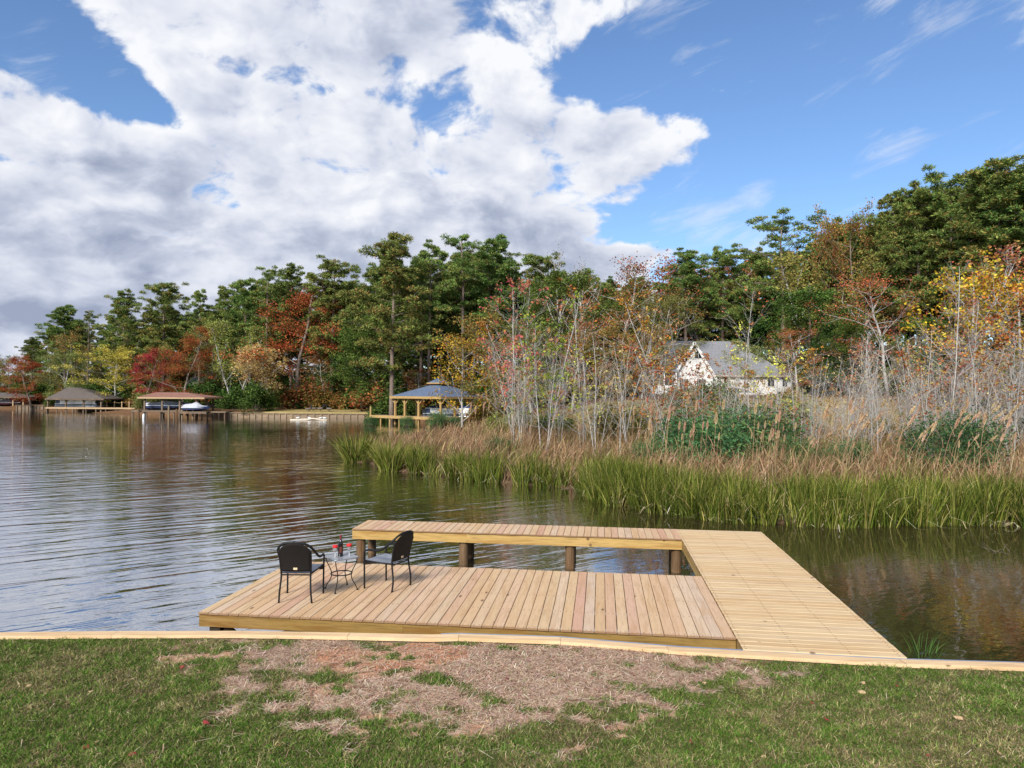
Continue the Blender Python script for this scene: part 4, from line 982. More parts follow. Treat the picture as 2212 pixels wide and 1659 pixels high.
PINK = [(.42,.15,.10),(.36,.10,.07),(.44,.22,.12),(.40,.20,.07)]
GOLD = [(.55,.33,.03),(.50,.24,.03),(.58,.42,.06),(.42,.14,.04),(.30,.24,.04)]
T_RED = make_broad(12, RED, None, .17, 10500, .34, .15, 'oval', fill=.9)
T_ORANGE = make_broad(14, ORANGE, None, .14, 19000, .34, .10, 'cone', 'bark_brown', .95)
T_RUST = make_broad(12, RUST, None, .16, 8500, .36, .15, 'oval', 'bark_pale', .7)
T_YELLOW = make_broad(9, YELLOW, None, .16, 11000, .46, .18, 'oval', 'bark_pale', .95, lean=.35)
T_OLIVE = make_broad(12, OLIVE, None, .17, 11000, .38, .2, 'oval', 'bark_pale', .9)
T_GREEN = make_broad(12, GREEN, None, .19, 14000, .38, .08, 'oval', 'bark_dark', 1.)
T_DARK = make_broad(12, DKGREEN, None, .20, 14000, .36, .06, 'cone', 'bark_dark', 1.)
T_MIXED = make_broad(12, MIXED, None, .17, 11000, .38, .12, 'oval', 'bark_brown', .85)
T_TAN = make_broad(8, TAN, None, .17, 9000, .5, .2, 'up', 'bark_pale', 1., 3, .6)
T_PALE = make_broad(12, [(.24,.24,.06),(.30,.28,.07),(.18,.20,.05)], None, .2, 6500, .34, .15, 'up', 'bark_pale', .9, 2)
T_BARE = make_broad(14, [(.24,.17,.11),(.20,.14,.10)], None, .14, 1500, .30, .25, 'up', 'bark_pale', .35, 1)
T_PINK = make_broad(12, PINK+[(.30,.05,.06)], None, .20, 3400, .36, .2, 'up', 'bark_pale', .6, 2)
T_GOLD = make_broad(10, GOLD, None, .20, 4600, .42, .18, 'oval', 'bark_pale', .7, 1, .6)
S_BARE = [make_sapling(8, TAN, 60, 1), make_sapling(8, TAN, 40, 2, kink=.07), make_sapling(7, TAN, 90, 3, nb=16), make_sapling(8, RUST, 120, 1, kink=.08)]
S_PINK = [make_sapling(9, PINK, 650, 2, .15, .42), make_sapling(8, PINK+ORANGE, 520, 1, .14, .40)]
S_ORANGE = [make_sapling(8.5, ORANGE+TAN, 620, 2, .14, .35), make_sapling(8, ORANGE+[(.42,.30,.08)], 560, 1, .14, .35)]
S_YELLOW = [make_sapling(8.5, [(.30,.33,.05),(.38,.38,.06),(.24,.28,.04)], 900, 3, .14, .28), make_sapling(8, YELLOW, 600, 2, .14, .35)]
B_DARK = make_bush(4, 4.2, DKGREEN+GREEN, 5200, .26, .6)
B_GREEN = make_bush(4, 4., GREEN+OLIVE, 5200, .26, .6)
B_RUST = make_bush(3, 3.6, RUST+MIXED, 4200, .22, .6)
B_FROND = make_bush(2.4, 2.8, [(.075,.16,.065),(.11,.21,.08),(.055,.12,.05),(.15,.21,.07)], 7000, .15, .28, 34)
B_OLIVE = make_bush(3, 3.4, OLIVE+[(.20,.14,.05)], 4500, .2, .6)

# ------------------------------------------------------------------ the wood along the far shore
SKY = [(-200,775),(-50,775),(0,765),(60,715),(100,672),(140,660),(190,674),(215,700),(240,645),(270,626),(300,645),(350,609),(400,645),(430,628),(480,620),(520,602),(575,580),(620,572),(660,592),(715,562),(770,572),(800,525),(845,500),(890,522),(925,522),(960,545),(1000,507),(1070,509),(1115,535),(1140,575),(1160,550),(1210,540),(1280,550),(1340,555),(1420,588),(1440,555),(1480,537),(1520,550),(1560,532),(1620,518),(1650,482),(1690,459),(1750,472),(1790,440),(1860,436),(1890,428),(1930,417),(1960,397),(2000,387),(2050,369),(2090,384),(2120,352),(2170,342),(2212,347),(2500,352)]
DEP = [(-420,215),(-200,185),(0,160),(140,141),(300,127),(500,118),(700,113),(800,108),(850,98),(1000,99),(1150,100),(1400,112),(1560,120),(1700,112),(1850,92),(2000,80),(2212,70),(2500,64)]
sk = lambda px: float(np.interp(px, *zip(*SKY))); dp = lambda px: float(np.interp(px, *zip(*DEP)))
def where(px):
    for lim, w in ((60,'behind the leftmost boathouse'),(235,'behind the dark grey boathouse'),(330,'behind the yellow tree'),(470,'behind the red roofed boathouse'),(600,'behind the tan wispy tree'),(800,'behind the far lawn'),(1040,'behind the golden gazebo'),(1400,'left of the white house'),(1720,'behind the white house'),(1960,'right of the white house')):
        if px < lim: return w
    return 'behind the golden trees at the right'
P_, H_, A_ = PINE_FULL, PINE_HIGH, PINE_AIRY
NAMED_PINES = [
 (P_[1],140,2,658,'wide dark pine with flat top standing highest at the far left',1.5),(A_[0],188,5,672,'thin pine just right of the wide dark far left pine',1.0),
 (P_[2],268,0,624,'brown tinged pine above the yellow leaning tree',1.15),(P_[0],352,0,607,'broad green pine above the red roofed boathouse',1.2),
 (H_[1],430,1,625,'slim pine between the broad green pine and the olive pines',1.0),(P_[1],482,4,618,'rounded pine above the pale metal roof',1.1),
 (P_[0],528,0,600,'olive tinted pine left of the tall bare pine trunk',1.1),(A_[1],576,-3,577,'pine with long bare upper trunk left of the big red tree',.95),
 (P_[1],628,4,570,'dense pine rising behind the big red tree',1.1),(P_[0],716,0,560,'dark full pine right of the big red tree',1.25),
 (P_[2],846,-8,498,'tallest pine with thick bare trunk behind the golden gazebo',1.25),(H_[0],926,-2,520,'pine with pale lower trunk above the gazebo cupola',1.0),
 (A_[0],1000,0,505,'airy pine with crooked dark trunk against the clouds',1.1),(P_[1],1072,2,507,'round topped pine right of the airy crooked pine',1.15),
 (P_[0],1165,4,545,'low pine behind the yellow green saplings',1.15),(H_[0],1480,-4,535,'lone pine above the roof of the white house',1.2),
 (P_[2],1560,-4,530,'reddish pine right of the lone pine over the house',1.2),(A_[1],1692,-3,457,'open crowned pine with sky showing through, right of the house',1.35),
 (H_[1],1930,0,415,'tufted pine left of the tallest right hand pines',1.1),(A_[1],2052,0,367,'loose topped pine left of the highest crown at the right edge',1.2),
 (P_[0],2160,0,340,'highest dense pine at the right edge of the photo',1.35),(P_[1],2255,0,345,'dense pine cut off by the right edge of the photo',1.3),
 (P_[2],1985,-2,392,'brown tinged pine between the tufted and the loose topped pines',1.1)]
for pr, px, dd, top, lab, wd in NAMED_PINES:
    tree_px(pr, 'pine_tree', lab, px, dp(px)+dd, top, 'pines along the far shore', wd)
for px, top, w, lab in ((1790,436,1.0,'slender hardwood with small dark leaves, first of the pair on the right skyline'),(1852,433,1.0,'slender hardwood with small dark leaves, second of the pair on the right skyline')):
    tree_px(T_MIXED, 'hardwood_tree', lab, px, dp(px), top, 'hardwoods on the skyline', .62)
rs = random.Random(5)
for row, (dd, lo, hi, stp) in enumerate(((7,22,60,48),(15,30,110,46),(25,25,90,58))):
    px = -400+row*11
    while px < 2440:
        if not (row == 0 and 1395 < px < 1725):
            pr = rs.choice(P_+P_+H_) if row else rs.choice(P_); top = sk(px)+rs.uniform(lo, hi)
            tree_px(pr, 'pine_tree', 'pine in the close back rows of the wood '+where(px), px, dp(px)+dd+rs.uniform(-3,3), top, 'back row pines '+where(px), rs.uniform(1.,1.3))
        px += stp*rs.uniform(.75,1.25)
# trees in autumn colour and evergreens at the front of the wood
FRONT = [
 (T_RED,'maple_tree','crimson maple between the leftmost boathouse and the grey one',72,-16,765,1.25),(T_OLIVE,'broadleaf_tree','olive green tree above the dark grey boathouse roof',132,-14,752,1.15),
 (T_MIXED,'broadleaf_tree','orange brown tree behind the dark grey boathouse roof',165,-6,705,.9),(T_MIXED,'broadleaf_tree','mixed green and russet tree at the far left edge',20,-8,765,1.1),
 (T_GREEN,'broadleaf_tree','green tree half seen at the left edge of the far shore',-25,-6,755,1.1),
 (T_YELLOW,'yellow_tree','bright yellow tree leaning out over the rope railed walkway',250,-5,745,1.4),(T_RED,'maple_tree','crimson tree between the yellow tree and the red roof',309,-10,748,1.25),
 (T_MIXED,'broadleaf_tree','mottled tree behind the red roof, left of the orange tree',345,-5,735,.9),(T_ORANGE,'orange_tree','orange tree with pointed top above the red roofed boathouse',392,-9,700,1.15),
 (T_OLIVE,'broadleaf_tree','olive tree between the orange tree and the tan willow',455,-3,690,.9),(T_PALE,'broadleaf_tree','yellowish green tree left of the tan wispy tree',508,-6,688,1.0),
 (T_TAN,'wispy_tree','tan wispy tree with rounded head by the end of the seawall',556,-10,744,1.3),(T_ORANGE,'red_tree','big red orange tree with pale upper branches behind the far lawn',640,-4,600,1.30),
 (T_RUST,'broadleaf_tree','low russet tree right of the big red orange tree',700,-2,770,1.1),(T_GREEN,'broadleaf_tree','dense green tree behind the far lawn, left of the gazebo',782,-4,690,1.15),
 (T_GREEN,'broadleaf_tree','dark green tree left of the thick bare pine trunk',815,0,650,.95),(T_DARK,'broadleaf_tree','dark evergreen right of the big red orange tree',735,1,690,1.0),
 (T_RUST,'broadleaf_tree','rust coloured tree behind the cupola of the gazebo',905,-4,790,1.1),(T_MIXED,'broadleaf_tree','russet tree behind the right side of the gazebo',1010,-4,720,1.1),
 (T_GOLD,'golden_tree','tree with loose golden and orange leaves right of the gazebo roof',1000,-30,708,1.0),
 (T_GREEN,'broadleaf_tree','bright green round crown behind the yellow green saplings',1190,-14,577,1.0),(T_BARE,'bare_tree','bare grey tree poking above the woods at the centre skyline',1218,-6,518,1.0),
 (T_BARE,'bare_tree','second bare tree just right of the bare grey skyline tree',1265,-6,545,1.0),(T_RUST,'broadleaf_tree','brownish tree left of the white house roof',1335,-6,550,1.15),
 (T_MIXED,'broadleaf_tree','mottled brown tree touching the skyline left of the lone pine',1390,-8,575,1.1),(T_OLIVE,'broadleaf_tree','olive tree standing left of the white house',1420,-14,630,1.0),
 (T_PINK,'broadleaf_tree','dusty pink tree above the white house roof',1545,4,560,1.1),(T_RUST,'broadleaf_tree','reddish brown tree behind the pink tree over the house',1600,6,545,1.1),
 (T_DARK,'broadleaf_tree','dark tree shading the end of the house roof',1500,8,620,1.1),(T_DARK,'broadleaf_tree','dark evergreen directly behind the house roof',1560,6,640,1.1),
 (T_PALE,'broadleaf_tree','tall pale yellow green tree right of the house',1795,-12,535,1.3),(T_GREEN,'broadleaf_tree','bushy dark green tree below the pale yellow green tree',1755,-22,618,1.25),
 (T_GREEN,'broadleaf_tree','deep green tree left of the orange tree on the right',1850,-20,690,1.0),(T_RUST,'orange_tree','burnt orange tree below the right hand pines',1918,-18,578,1.1),
 (T_PINK,'maple_tree','pink and crimson tree with white branches on the right',2040,-22,540,1.15),(T_GOLD,'golden_tree','golden leaved tree right of the pink crimson tree',2105,-24,556,1.05),
 (T_GOLD,'golden_tree','golden leaved tree at the right edge of the photo',2200,-24,570,1.1),(T_OLIVE,'broadleaf_tree','olive green tree low behind the golden trees',2140,-14,640,1.1),
 (T_MIXED,'broadleaf_tree','mottled tree behind the rosy sapling clump',1075,-32,650,1.2),(T_OLIVE,'broadleaf_tree','olive tree behind the yellow green sapling clump',1150,-36,690,1.2),
 (T_RUST,'broadleaf_tree','russet tree behind the grey sapling clump',1235,-38,680,1.3),(T_MIXED,'broadleaf_tree','mottled orange tree between the grey saplings and the house',1310,-46,690,1.3),(T_RUST,'broadleaf_tree','rusty tree covering the left end of the house',1385,-48,700,1.1),
 (T_RUST,'broadleaf_tree','thinning russet tree at the right end of the white house',1725,-44,700,1.2),(T_DARK,'broadleaf_tree','dark evergreen behind the pale saplings right of the house',1800,-22,690,1.3),(T_BARE,'bare_tree','tall bare tree behind the pale saplings on the right',1880,-34,700,1.2),(T_GREEN,'broadleaf_tree','green tree behind the tallest white stemmed sapling',2010,-20,680,1.2),(T_RUST,'broadleaf_tree','russet tree at the right edge behind the marsh',2170,-26,700,1.3),
 (T_OLIVE,'broadleaf_tree','yellow green bushy tree in front of the house wall',1607,-46,738,1.25),(T_DARK,'broadleaf_tree','dark evergreen behind the right end of the house roof',1635,2,650,1.3),(T_GREEN,'broadleaf_tree','green tree behind the far right end of the house roof',1690,2,640,1.3),(T_DARK,'broadleaf_tree','dark tree behind the middle of the house roof ridge',1590,4,665,1.3)]
for pr, nm, lab, px, dd, top, wd in FRONT:
    tree_px(pr, nm, lab, px, dp(px)+dd, top, 'autumn trees along the shore', wd)
# understorey bushes closing the foot of the wood
def under(px): return 'bush in the dense undergrowth of the wood '+where(px)
rs = random.Random(9); px = -390
while px < 2420:
    if not 1395 < px < 1720:
        base = dp(px)-4+rs.uniform(-2,5); pr = rs.choice([B_DARK,B_DARK,B_GREEN,B_RUST,B_OLIVE])
        if 590 < px < 800: base = max(base, 111); pr = rs.choice([B_DARK,B_DARK,B_GREEN,B_RUST])
        plant(pr, 'understorey_bush', under(px), 'bush', xa(px,base), base, rs.uniform(2.5,5.5), 'undergrowth bushes, '+where(px), wide=1.25, pn=('stems','foliage'))
        plant(rs.choice([B_DARK,B_DARK,B_GREEN]), 'understorey_bush', under(px), 'bush', xa(px+12,base+9), base+9, rs.uniform(5,8), 'undergrowth bushes, '+where(px), wide=1.1, pn=('stems','foliage'))
    b3 = dp(px)+20+rs.uniform(-2,3); plant(rs.choice([B_DARK,B_DARK,B_GREEN,B_RUST]), 'understorey_bush', under(px), 'bush', xa(px+6,b3), b3, rs.uniform(6,9), 'undergrowth bushes, '+where(px), wide=1.15, pn=('stems','foliage'))
    px += rs.uniform(24,38)
for px, d, h, pr, lab in ((552,103.5,5.2,B_DARK,'dark drooping bush at the end of the timber seawall'),(318,113,3.2,B_OLIVE,'yellow green shrub left of the red roofed boathouse'),(118,130.5,3.0,B_GREEN,'green bush beside the dark grey boathouse'),(1045,72,3.2,B_RUST,'tan bush right of the gazebo deck'),(800,79,1.3,B_FROND,'small green shrub before the left end of the gazebo deck'),(880,77,1.5,B_FROND,'green feathery shrub before the left gazebo posts'),(945,76,2.2,B_FROND,'green feathery shrub before the boat in the gazebo'),(985,77,1.5,B_FROND,'green feathery shrub before the right gazebo posts')):
    x = xa(px,d); plant(pr, 'shrub', lab, 'shrub', x, d, h, z=max(tz(x,d),0)-.05, pn=('stems','foliage'))

# ------------------------------------------------------------------ the marsh: saplings, shrubs, reeds
SAPS = [ # proto, px, d, top py, label or None
 (S_PINK[0],1105,40,592,'rosy leaved sapling clump left of the yellow green one'),(S_YELLOW[0],1175,37,622,'yellow green sapling clump with several pale stems in the marsh'),
 (S_PINK[0],1130,43,600,'rosy sapling just behind the yellow green clump'),(S_BARE[2],1290,35.5,690,'grey sapling clump with dark thick foot in the marsh'),
 (S_PINK[1],1268,42,605,'tall narrow sapling with red tip at the middle of the marsh'),(S_ORANGE[0],1345,44,640,'orange leaved sapling left of the house gable'),
 (S_ORANGE[1],1430,42,632,'tall orange tipped sapling before the porch of the house'),(S_ORANGE[0],1490,45,660,'orange sapling before the steep gable'),
 (S_BARE[3],1620,40,610,'tall pale sapling crossing the right half of the house'),(S_YELLOW[1],1655,44,690,'tan leaved sapling at the right end of the house'),
 (S_BARE[0],2060,33,560,'tallest white stemmed sapling near the right edge'),(S_PINK[0],2095,36,640,'rosy sapling behind the tallest white stemmed one'),
 (S_BARE[1],1980,35,650,'pale forked sapling left of the tallest white stemmed one'),(S_ORANGE[1],2190,33,640,'orange leaved sapling at the right edge of the marsh')]
for pr, px, d, top, lab in SAPS: tree_px(pr, 'sapling', lab, px, d, top, 'saplings in the marsh', cat='sapling')
rs = random.Random(21)
def sap_top(px): return float(np.interp(px, [1040,1100,1250,1400,1500,1700,1850,2000,2212,2400], [690,660,700,720,750,745,720,700,690,680]))
for k in range(132):
    px = rs.uniform(1095, 2330) if k < 100 else rs.uniform(1680, 2330); d = rs.uniform(33, 54) if px < 1700 else rs.uniform(29, 50)
    if px < 1250: d = rs.uniform(36,52)
    if 1450 < px < 1720 and rs.random() < .15: continue
    u = rs.random()
    fam = (S_PINK+S_ORANGE if u < .28 else S_ORANGE+S_YELLOW[1:] if u < .42 else S_BARE) if px < 1640 else (S_BARE if u < .92 else S_ORANGE)
    leafy = fam is not S_BARE; pl = 'left of the house' if px < 1395 else 'before the house' if px < 1720 else 'just right of the house' if px < 1850 else 'below the burnt orange tree' if px < 1960 else 'below the pink crimson tree' if px < 2080 else 'below the golden trees'
    lab = ('thin leafy sapling in the thicket ' if leafy else 'thin pale bare sapling in the thicket ')+pl
    tree_px(rs.choice(fam), 'sapling', lab, px, d, sap_top(px)+rs.uniform(0,110), ('leafy saplings ' if leafy else 'bare saplings ')+pl, wide=rs.uniform(.85,1.25), cat='sapling')
for px, d, h, wd, lab in ((1520,33,3.2,1.3,'large blue green feathery shrub, left half of the pair below the house'),(1610,34,3.4,1.3,'large blue green feathery shrub, right half of the pair below the house'),(1470,36,2.3,1.1,'blue green shrub at the left end of the big feathery shrubs'),(2052,29,3.2,1.0,'round blue green shrub below the tallest white stemmed sapling'),(1835,30,1.9,.9,'small blue green shrub among the plumes, between the two larger shrubs'),(1725,31,1.8,.9,'small green shrub at the right foot of the big feathery shrubs'),(1395,33,1.6,1.,'low green shrub left of the feathery shrubs among dry reeds'),(1080,38,1.4,1.,'low green shrub at the foot of the rosy saplings')):
    x = xa(px,d); plant(B_FROND, 'feathery_shrub', lab, 'shrub', x, d, h, 'feathery shrubs in the marsh', wide=wd, pn=('stems','foliage'))
for k in range(26):
    px = rs.uniform(1050,2300); d = rs.uniform(44,60); x = xa(px,d); pl = 'left of the house' if px < 1395 else 'below the house' if px < 1720 else 'right of the house'
    plant(rs.choice([B_RUST,B_OLIVE,B_OLIVE,B_GREEN]), 'thicket_bush', 'bush tangled among the sapling stems '+pl, 'bush', x, d, rs.uniform(1.6,3.6), 'bushes in the thicket '+pl, wide=1.3, pn=('stems','foliage'))

def blades(mb, B, h, w, lean, curl, col, segs=3, az=None):
    """bent grass blades: root points, height, width, lean, extra curl towards the tip"""
    n = len(B); az = rnd(n)*6.28 if az is None else az; D = np.stack([np.cos(az), np.sin(az), np.zeros(n)], -1); S_ = np.stack([-np.sin(az+RNG.normal(size=n)*1.2), np.cos(az+RNG.normal(size=n)*1.2), np.zeros(n)], -1)
    S_ = unit(S_); V = []
    for k in range(segs+1):
        t = k/segs; hor = lean*t+curl*t*t; ver = np.sqrt(np.maximum(.05, 1-np.minimum(.95, hor**2)))*t
        P = B+D*(hor*h)[:,None]; P[:,2] += h*ver; ww = w*(1-.92*t**1.6) if k else w*.8
        V += [P-S_*(ww*.5)[:,None], P+S_*(ww*.5)[:,None]]
    V = np.stack(V, 1); m = 2*(segs+1)
    Q = np.concatenate([np.array([[2*k,2*k+1,2*k+3,2*k+2]]) for k in range(segs)])
    Q = (np.arange(n)[:,None,None]*m+Q[None]).reshape(-1,4)
    mb.add(V.reshape(-1,3), Q, c=np.repeat(col, m, 0))
def scatter(n, x0, x1, y0, y1, f):
    out = []; tot = 0
    while tot < n:
        x = x0+(x1-x0)*rnd(n*2); y = y0+(y1-y0)*rnd(n*2); k = rnd(n*2) < f(x, y); out.append(np.stack([x[k],y[k]],-1)); tot += k.sum()
    return np.vstack(out)[:n]
SED = [(.050,.072,.012),(.10,.125,.020),(.17,.19,.032),(.25,.245,.05),(.36,.30,.10)]
DRY = [(0.318, 0.204, 0.108), (0.421, 0.288, 0.164), (0.206, 0.12, 0.064), (0.516, 0.376, 0.232), (0.31, 0.172, 0.096), (0.198, 0.152, 0.056)]
def sed_f(x, y):
    sd = land_sd(x, y); px = 1106+FPX*x/y
    left = np.zeros_like(x)
    for c, w in ((905,22),(1045,38),(1160,44),(985,14)): left = np.maximum(left, np.exp(-((px-c)/w)**2))
    right = sstep(px, 1255, 1285)
    return np.where((sd > -.30) & (sd < np.where(px > 1270, 2.1, 1.0)), 1., 0.)*np.maximum(right, np.where(left > .4, .9, .16*(px > 790)))*(y < 48)
TF = scatter(700, -12, 22, 19.5, 45, sed_f)
per = 48; XY = np.repeat(TF, per, 0); n = len(XY); ta = rnd(n)*6.28; tr_ = .24*np.sqrt(rnd(n)); XY = XY+np.stack([tr_*np.cos(ta), tr_*np.sin(ta)], -1)
zb = np.maximum(terr_z(XY[:,0], XY[:,1]), -.05); sdv = land_sd(XY[:,0], XY[:,1])
th = np.repeat(.66+.62*rnd(len(TF)), per); tt_ = np.repeat(.60+.75*rnd(len(TF)), per)
mb = MB(); hh = th*(.70+.55*rnd(n)); colr = pick(SED, n, [1.4,1.6,1.3,.8,.55], .3)*tt_[:,None]
blades(mb, np.column_stack([XY,zb-.03]), hh, .017+.017*rnd(n), .05+.30*rnd(n)*(tr_/.24+.3), .02+.42*rnd(n)**2.5, colr, 4, ta+RNG.normal(size=n)*.5)
m2 = 900; k = RNG.integers(0, n, m2); k = k[sdv[k] < .7]                     # pale dead blades hanging to the water
blades(mb, np.column_stack([XY[k],zb[k]]), .35+.5*rnd(len(k)), .024+.016*rnd(len(k)), .30+.30*rnd(len(k)), .6+.8*rnd(len(k)), pick([(.60,.52,.32),(.46,.37,.20),(.68,.60,.42)], len(k)), 4)
k = RNG.integers(0, n, 900)                                                   # dry tips among the green
blades(mb, np.column_stack([XY[k],zb[k]]), .9+.5*rnd(len(k)), .018+.014*rnd(len(k)), .05+.3*rnd(len(k)), .2+.7*rnd(len(k)), pick([(.50,.40,.22),(.40,.28,.14)], len(k)), 4)
tag(mb.build('sedge_grass', MATS['blade']), 'tall green sedge growing in a band along the marsh edge', 'sedge', kind='stuff')
# one clump stands apart in the water at the marsh tip
def clump_thing(label, p, n, h, r, pal, w=.03, name='sedge_clump', cat='sedge'):
    mb = MB(); a = rnd(n)*6.28; q = r*np.sqrt(rnd(n)); B = np.stack([q*np.cos(a), q*np.sin(a), np.full(n,-.1)], -1)
    blades(mb, B, h*(.6+.5*rnd(n)), w*(.7+.6*rnd(n)), .10+.5*(q/r)*rnd(n)+.1, .05+.3*rnd(n)**2, pick(pal, n), 4, a+RNG.normal(size=n)*.5)
    tag(mb.build(name, MATS['blade'], None, p), label, cat)
clump_thing('lone sedge clump standing in water at the left tip of the marsh', gz(768,996), 420, 1.75, .55, SED+[(.22,.24,.05)], .045)
clump_thing('sedge clump second from the left tip of the marsh', gz(845,1014,.05), 380, 1.7, .5, SED+[(.22,.24,.05)], .04)
clump_thing('small green tuft in the water beside the end of the walkway', gz(1990,1412), 46, .42, .22, [(.09,.16,.04),(.06,.12,.03)], .012)
tw = MB()
for i in range(16):
    a = rnd()*6.28; p, r_ = limb(np.array([RNG.normal()*.22,RNG.normal()*.10,-.03]), np.array([math.cos(a),math.sin(a)*.5,.15+.5*rnd()**2]), .15+.4*rnd(), .005, 3); tw.tube(p, r_, 4, cap=False)
tag(tw.build('driftwood', MATS['bark_brown'], None, gz(2165,1192)), 'tangle of dead twigs sticking out of the water at the right', 'driftwood')
# dry reeds
def dry_f(x, y):
    sd = land_sd(x, y); px = 1106+FPX*x/y; f = np.where((sd > .1) & (px > 735), 1., 0.)*np.clip(1.15-(y-20)/40, .12, 1.)
    f *= np.where((px > 1270) & (sd < 1.6), .35, 1.); return f*(y < 60)*np.where((y > 50) & (px < 1030), .5, 1)
XY = scatter(36000, -14, 34, 20, 60, dry_f); n = len(XY); zb = terr_z(XY[:,0], XY[:,1]); sdv = land_sd(XY[:,0], XY[:,1])
mb = MB(); pat = fbm(XY[:,0],XY[:,1],.35,3,91)
hh = (.48+.66*rnd(n)+.55*pat)*np.clip(.55+sdv*.11, .55, 1.1); colr = pick(DRY, n, [1,1.1,1.1,.6,.9,.6], .3); gm = fbm(XY[:,0],XY[:,1],.5,2,17) > .60; colr[gm & (rnd(n) < .5)] *= np.array([.55,.85,.45])
azw = RNG.normal(size=n)*1.3+.2
blades(mb, np.column_stack([XY,zb-.03]), hh, .018+.026*rnd(n), .08+.42*rnd(n), .1+.9*rnd(n)**2, colr, 4, azw)
tag(mb.build('dry_reeds', MATS['blade']), 'brown dry reeds and grasses filling the marsh', 'reeds', kind='stuff')
# plumed reeds, one by one
def make_reed(lean):
    st = MB(); pl = MB(); P = smooth_path([(0,0,0),(.03,0,.9),(.08+lean*.25,0,1.7),(.12+lean*.8,0,2.3-lean*.25)], 3); st.tube(P, np.linspace(.011,.007,len(P)), 4, c=(.36,.25,.14))
    for i in range(4):
        z = .5+.35*i; a = i*2.6; blades(st, np.array([[.03,0,z]]), np.array([.55]), np.array([.03]), np.array([.45]), np.array([.4]), np.array([[.33,.22,.12]]), 3, np.array([a]))
    tip = np.array(P[-1]); d = unit(np.array(P[-1])-np.array(P[-3])); n = 150; t = rnd(n)
    C = tip+d*(t[:,None]*.33-.05); out = unit(RNG.normal(size=(n,3))); A = unit(d*1.2+out*.55)*.045; B = unit(np.cross(A, RNG.normal(size=(n,3))))*.016
    diamonds(pl, C+out*(.036*np.sin(np.pi*np.clip(t*.85+.12,0,1)))[:,None], A, B, pick([(.44,.29,.165),(.52,.37,.225),(.37,.23,.125),(.54,.41,.27)], n, None, .12))
    return st.mesh('stem', MATS['blade']), pl.mesh('plume', MATS['blade'])
REEDS = [make_reed(l) for l in (.02,.1,.3,.5,.65)]
rs = random.Random(33)
for k in range(190):
    px = rs.uniform(1380,2260) if k < 165 else rs.uniform(1000,1380)
    d = rs.uniform(23.5,35)+max(0,(1650-px)/200) if px > 1380 else rs.uniform(31,40)
    leanish = px > 1720; sm2, pm_ = REEDS[rs.choice((2,3,4,3)) if leanish and rs.random() < .85 else rs.choice((0,0,1))]
    x = xa(px,d); s = rs.uniform(.62,1.30)
    pl = 'left of the feathery shrubs' if px < 1440 else 'before the feathery shrubs' if px < 1720 else 'right of the feathery shrubs' if px < 1980 else 'at the right end of the marsh'
    lab = ('plumed reed bowed by the wind ' if leanish else 'upright plumed reed standing ')+pl
    t = thing('plumed_reed', lab, 'reed', (x,d,tz(x,d)-.03), rs.uniform(-.5,.5), ('bowed' if leanish else 'upright')+' plumed reeds '+pl, s)
    link('stem', sm2, t); link('plume', pm_, t)

# ------------------------------------------------------------------ lawn grass, straw, fallen leaves
def view_f(x, y): return (np.abs(x) < y*.80+.9)*1.
def grass_f(x, y):
    t = bulk_y(x)-y; b = bare_mask(x, y); return view_f(x, y)*(t > .015)*np.clip(1.02-b*1.75, .025, 1)*np.clip(.35+fbm(x,y,2.6,3,41)*1.1, 0, 1)
XY = scatter(310000, -8.4, 8.4, 4.8, 9.4, grass_f); n = len(XY); x, y = XY[:,0], XY[:,1]
pat = fbm(x, y, 1.6, 3, 61); pat2 = fbm(x, y, 5., 2, 63); bmv = bare_mask(x, y)
GR = [(.060,.11,.018),(.10,.165,.026),(.16,.215,.045),(.24,.21,.08),(.36,.28,.16),(.17,.115,.07)]
col = pick(GR, n, [1.2,1.6,1.2,.55,.4,.35], .22); dead = rnd(n) < np.clip((pat-.47)*2.4+(pat2-.5)*1.2, .02, .65); col[dead] = pick(GR[3:], dead.sum(), [1,.9,1.1], .25)
mb = MB(); cl_ = fbm(x, y, 9., 2, 77); hh = (.026+.036*rnd(n))*(.35+1.5*cl_)*(.75+.6*pat2); col *= (.55+.95*cl_)[:,None]
blades(mb, np.column_stack([XY, lawn_z(x, y)-.004]), hh, .0055+.004*rnd(n), .25+.6*rnd(n), .1+.5*rnd(n), col, 2)
tag(mb.build('lawn_grass', MATS['blade']), 'patchy green and browning lawn grass in the foreground', 'grass', kind='stuff')
def tuft_px(px, py, lab, h=.12, n=160, r=.10):
    p = gz(px, py, .66); p.z = float(lawn_z(np.array([p.x]), np.array([p.y]))[0])
    clump_thing(lab, p, n, h, r, [(.035,.07,.012),(.05,.10,.018),(.08,.12,.03)], .006, 'lawn_weed', 'weed')
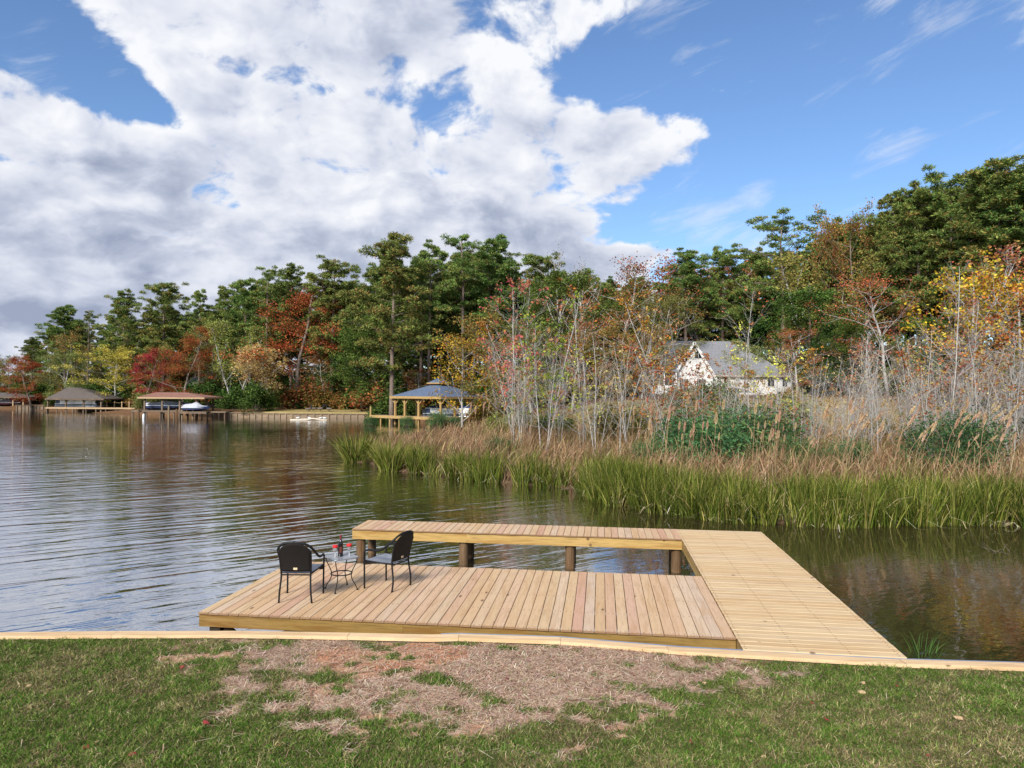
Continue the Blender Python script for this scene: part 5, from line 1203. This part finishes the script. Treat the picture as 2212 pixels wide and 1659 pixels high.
# straw mulch
def straw_f(x, y): t = bulk_y(x)-y; return view_f(x, y)*(t > .01)*np.clip(bare_mask(x, y)*1.3-.05, .006, 1)*(1-.85*clay_f(x, y))
XY = scatter(30000, -7, 7, 5., 9.4, straw_f); n = len(XY)
a = rnd(n)*6.28; ln = .03+.075*rnd(n)**1.5; tilt = RNG.normal(size=n)*.12; A = np.stack([np.cos(a)*ln, np.sin(a)*ln, tilt*ln], -1)
B = np.stack([-np.sin(a), np.cos(a), np.zeros(n)], -1)*(.0016+.0018*rnd(n))[:,None]; C = np.column_stack([XY, lawn_z(XY[:,0],XY[:,1])+.006+.014*rnd(n)])
mb = MB(); V = np.stack([C-A-B, C-A+B, C+A+B, C+A-B], 1).reshape(-1,3); mb.add(V, np.arange(n*4).reshape(n,4), c=np.repeat(pick([(.60,.47,.31),(.76,.63,.45),(.50,.36,.23),(.38,.24,.15),(.58,.42,.29),(.22,.13,.08)], n, [1,1.2,1,.6,.8,.5], .18), 4, 0))
tag(mb.build('straw_mulch', MATS['blade']), 'dry straw strewn over the bare ground behind the bulkhead', 'straw', kind='stuff')
for px, py, lab in ((1240,1441,'small dark weed in the middle of the straw'),(750,1386,'dark weed against the bulkhead left of the straw'),(1155,1392,'weed tuft against the bulkhead cap above the straw'),(880,1444,'weed growing in the straw below the dock joint')):
    tuft_px(px, py, lab, .10, 150, .09)
lf = MB(); a = np.linspace(0, 2*math.pi, 9)[:-1]; lf.add([(.045*math.cos(t)*(1+.25*math.cos(3*t)), .035*math.sin(t), .008*math.sin(2*t)) for t in a]+[(0,0,.012)], None, [(8,i,(i+1) % 8) for i in range(8)])
plain('leaf_red', (.25,.03,.025), .6); plain('leaf_tan', (.45,.30,.16), .7)
me_r = lf.mesh('fallen_leaf', MATS['leaf_red']); me_t = MB().add(lf.V[0]*.9, None, lf.T[0]).mesh('fallen_leaf', MATS['leaf_tan'])
for px, py, me, lab in ((446,1572,me_r,'single dark red leaf lying on the left lawn'),(394,1448,me_r,'small red leaf on the left lawn near the bulkhead'),(2070,1560,me_t,'tan leaf lying on the lawn at lower right'),(1860,1500,me_t,'pale leaf on the right lawn below the walkway end')):
    p = gz(px, py, .66); p.z = float(lawn_z(np.array([p.x]), np.array([p.y]))[0])+.03
    tag(link('fallen_leaf', me, None, p, random.uniform(0,6)), lab, 'leaf').rotation_euler.x = .3

rs = random.Random(77)
for k in range(26):
    px, py = rs.uniform(20,2190), rs.uniform(1460,1655); p = gz(px, py, .66)
    if p.y > float(bulk_y(p.x))-.1: continue
    p.z = float(lawn_z(np.array([p.x]), np.array([p.y]))[0])+.02
    o = tag(link('fallen_leaf', me_t if k % 3 else me_r, None, p, rs.uniform(0,6)), 'small dry leaf scattered over the lawn grass', 'leaf', 'scattered dry leaves'); o.rotation_euler.x = rs.uniform(-.5,.5); sc_ = rs.uniform(.45,.75); o.scale = (sc_,sc_,sc_)
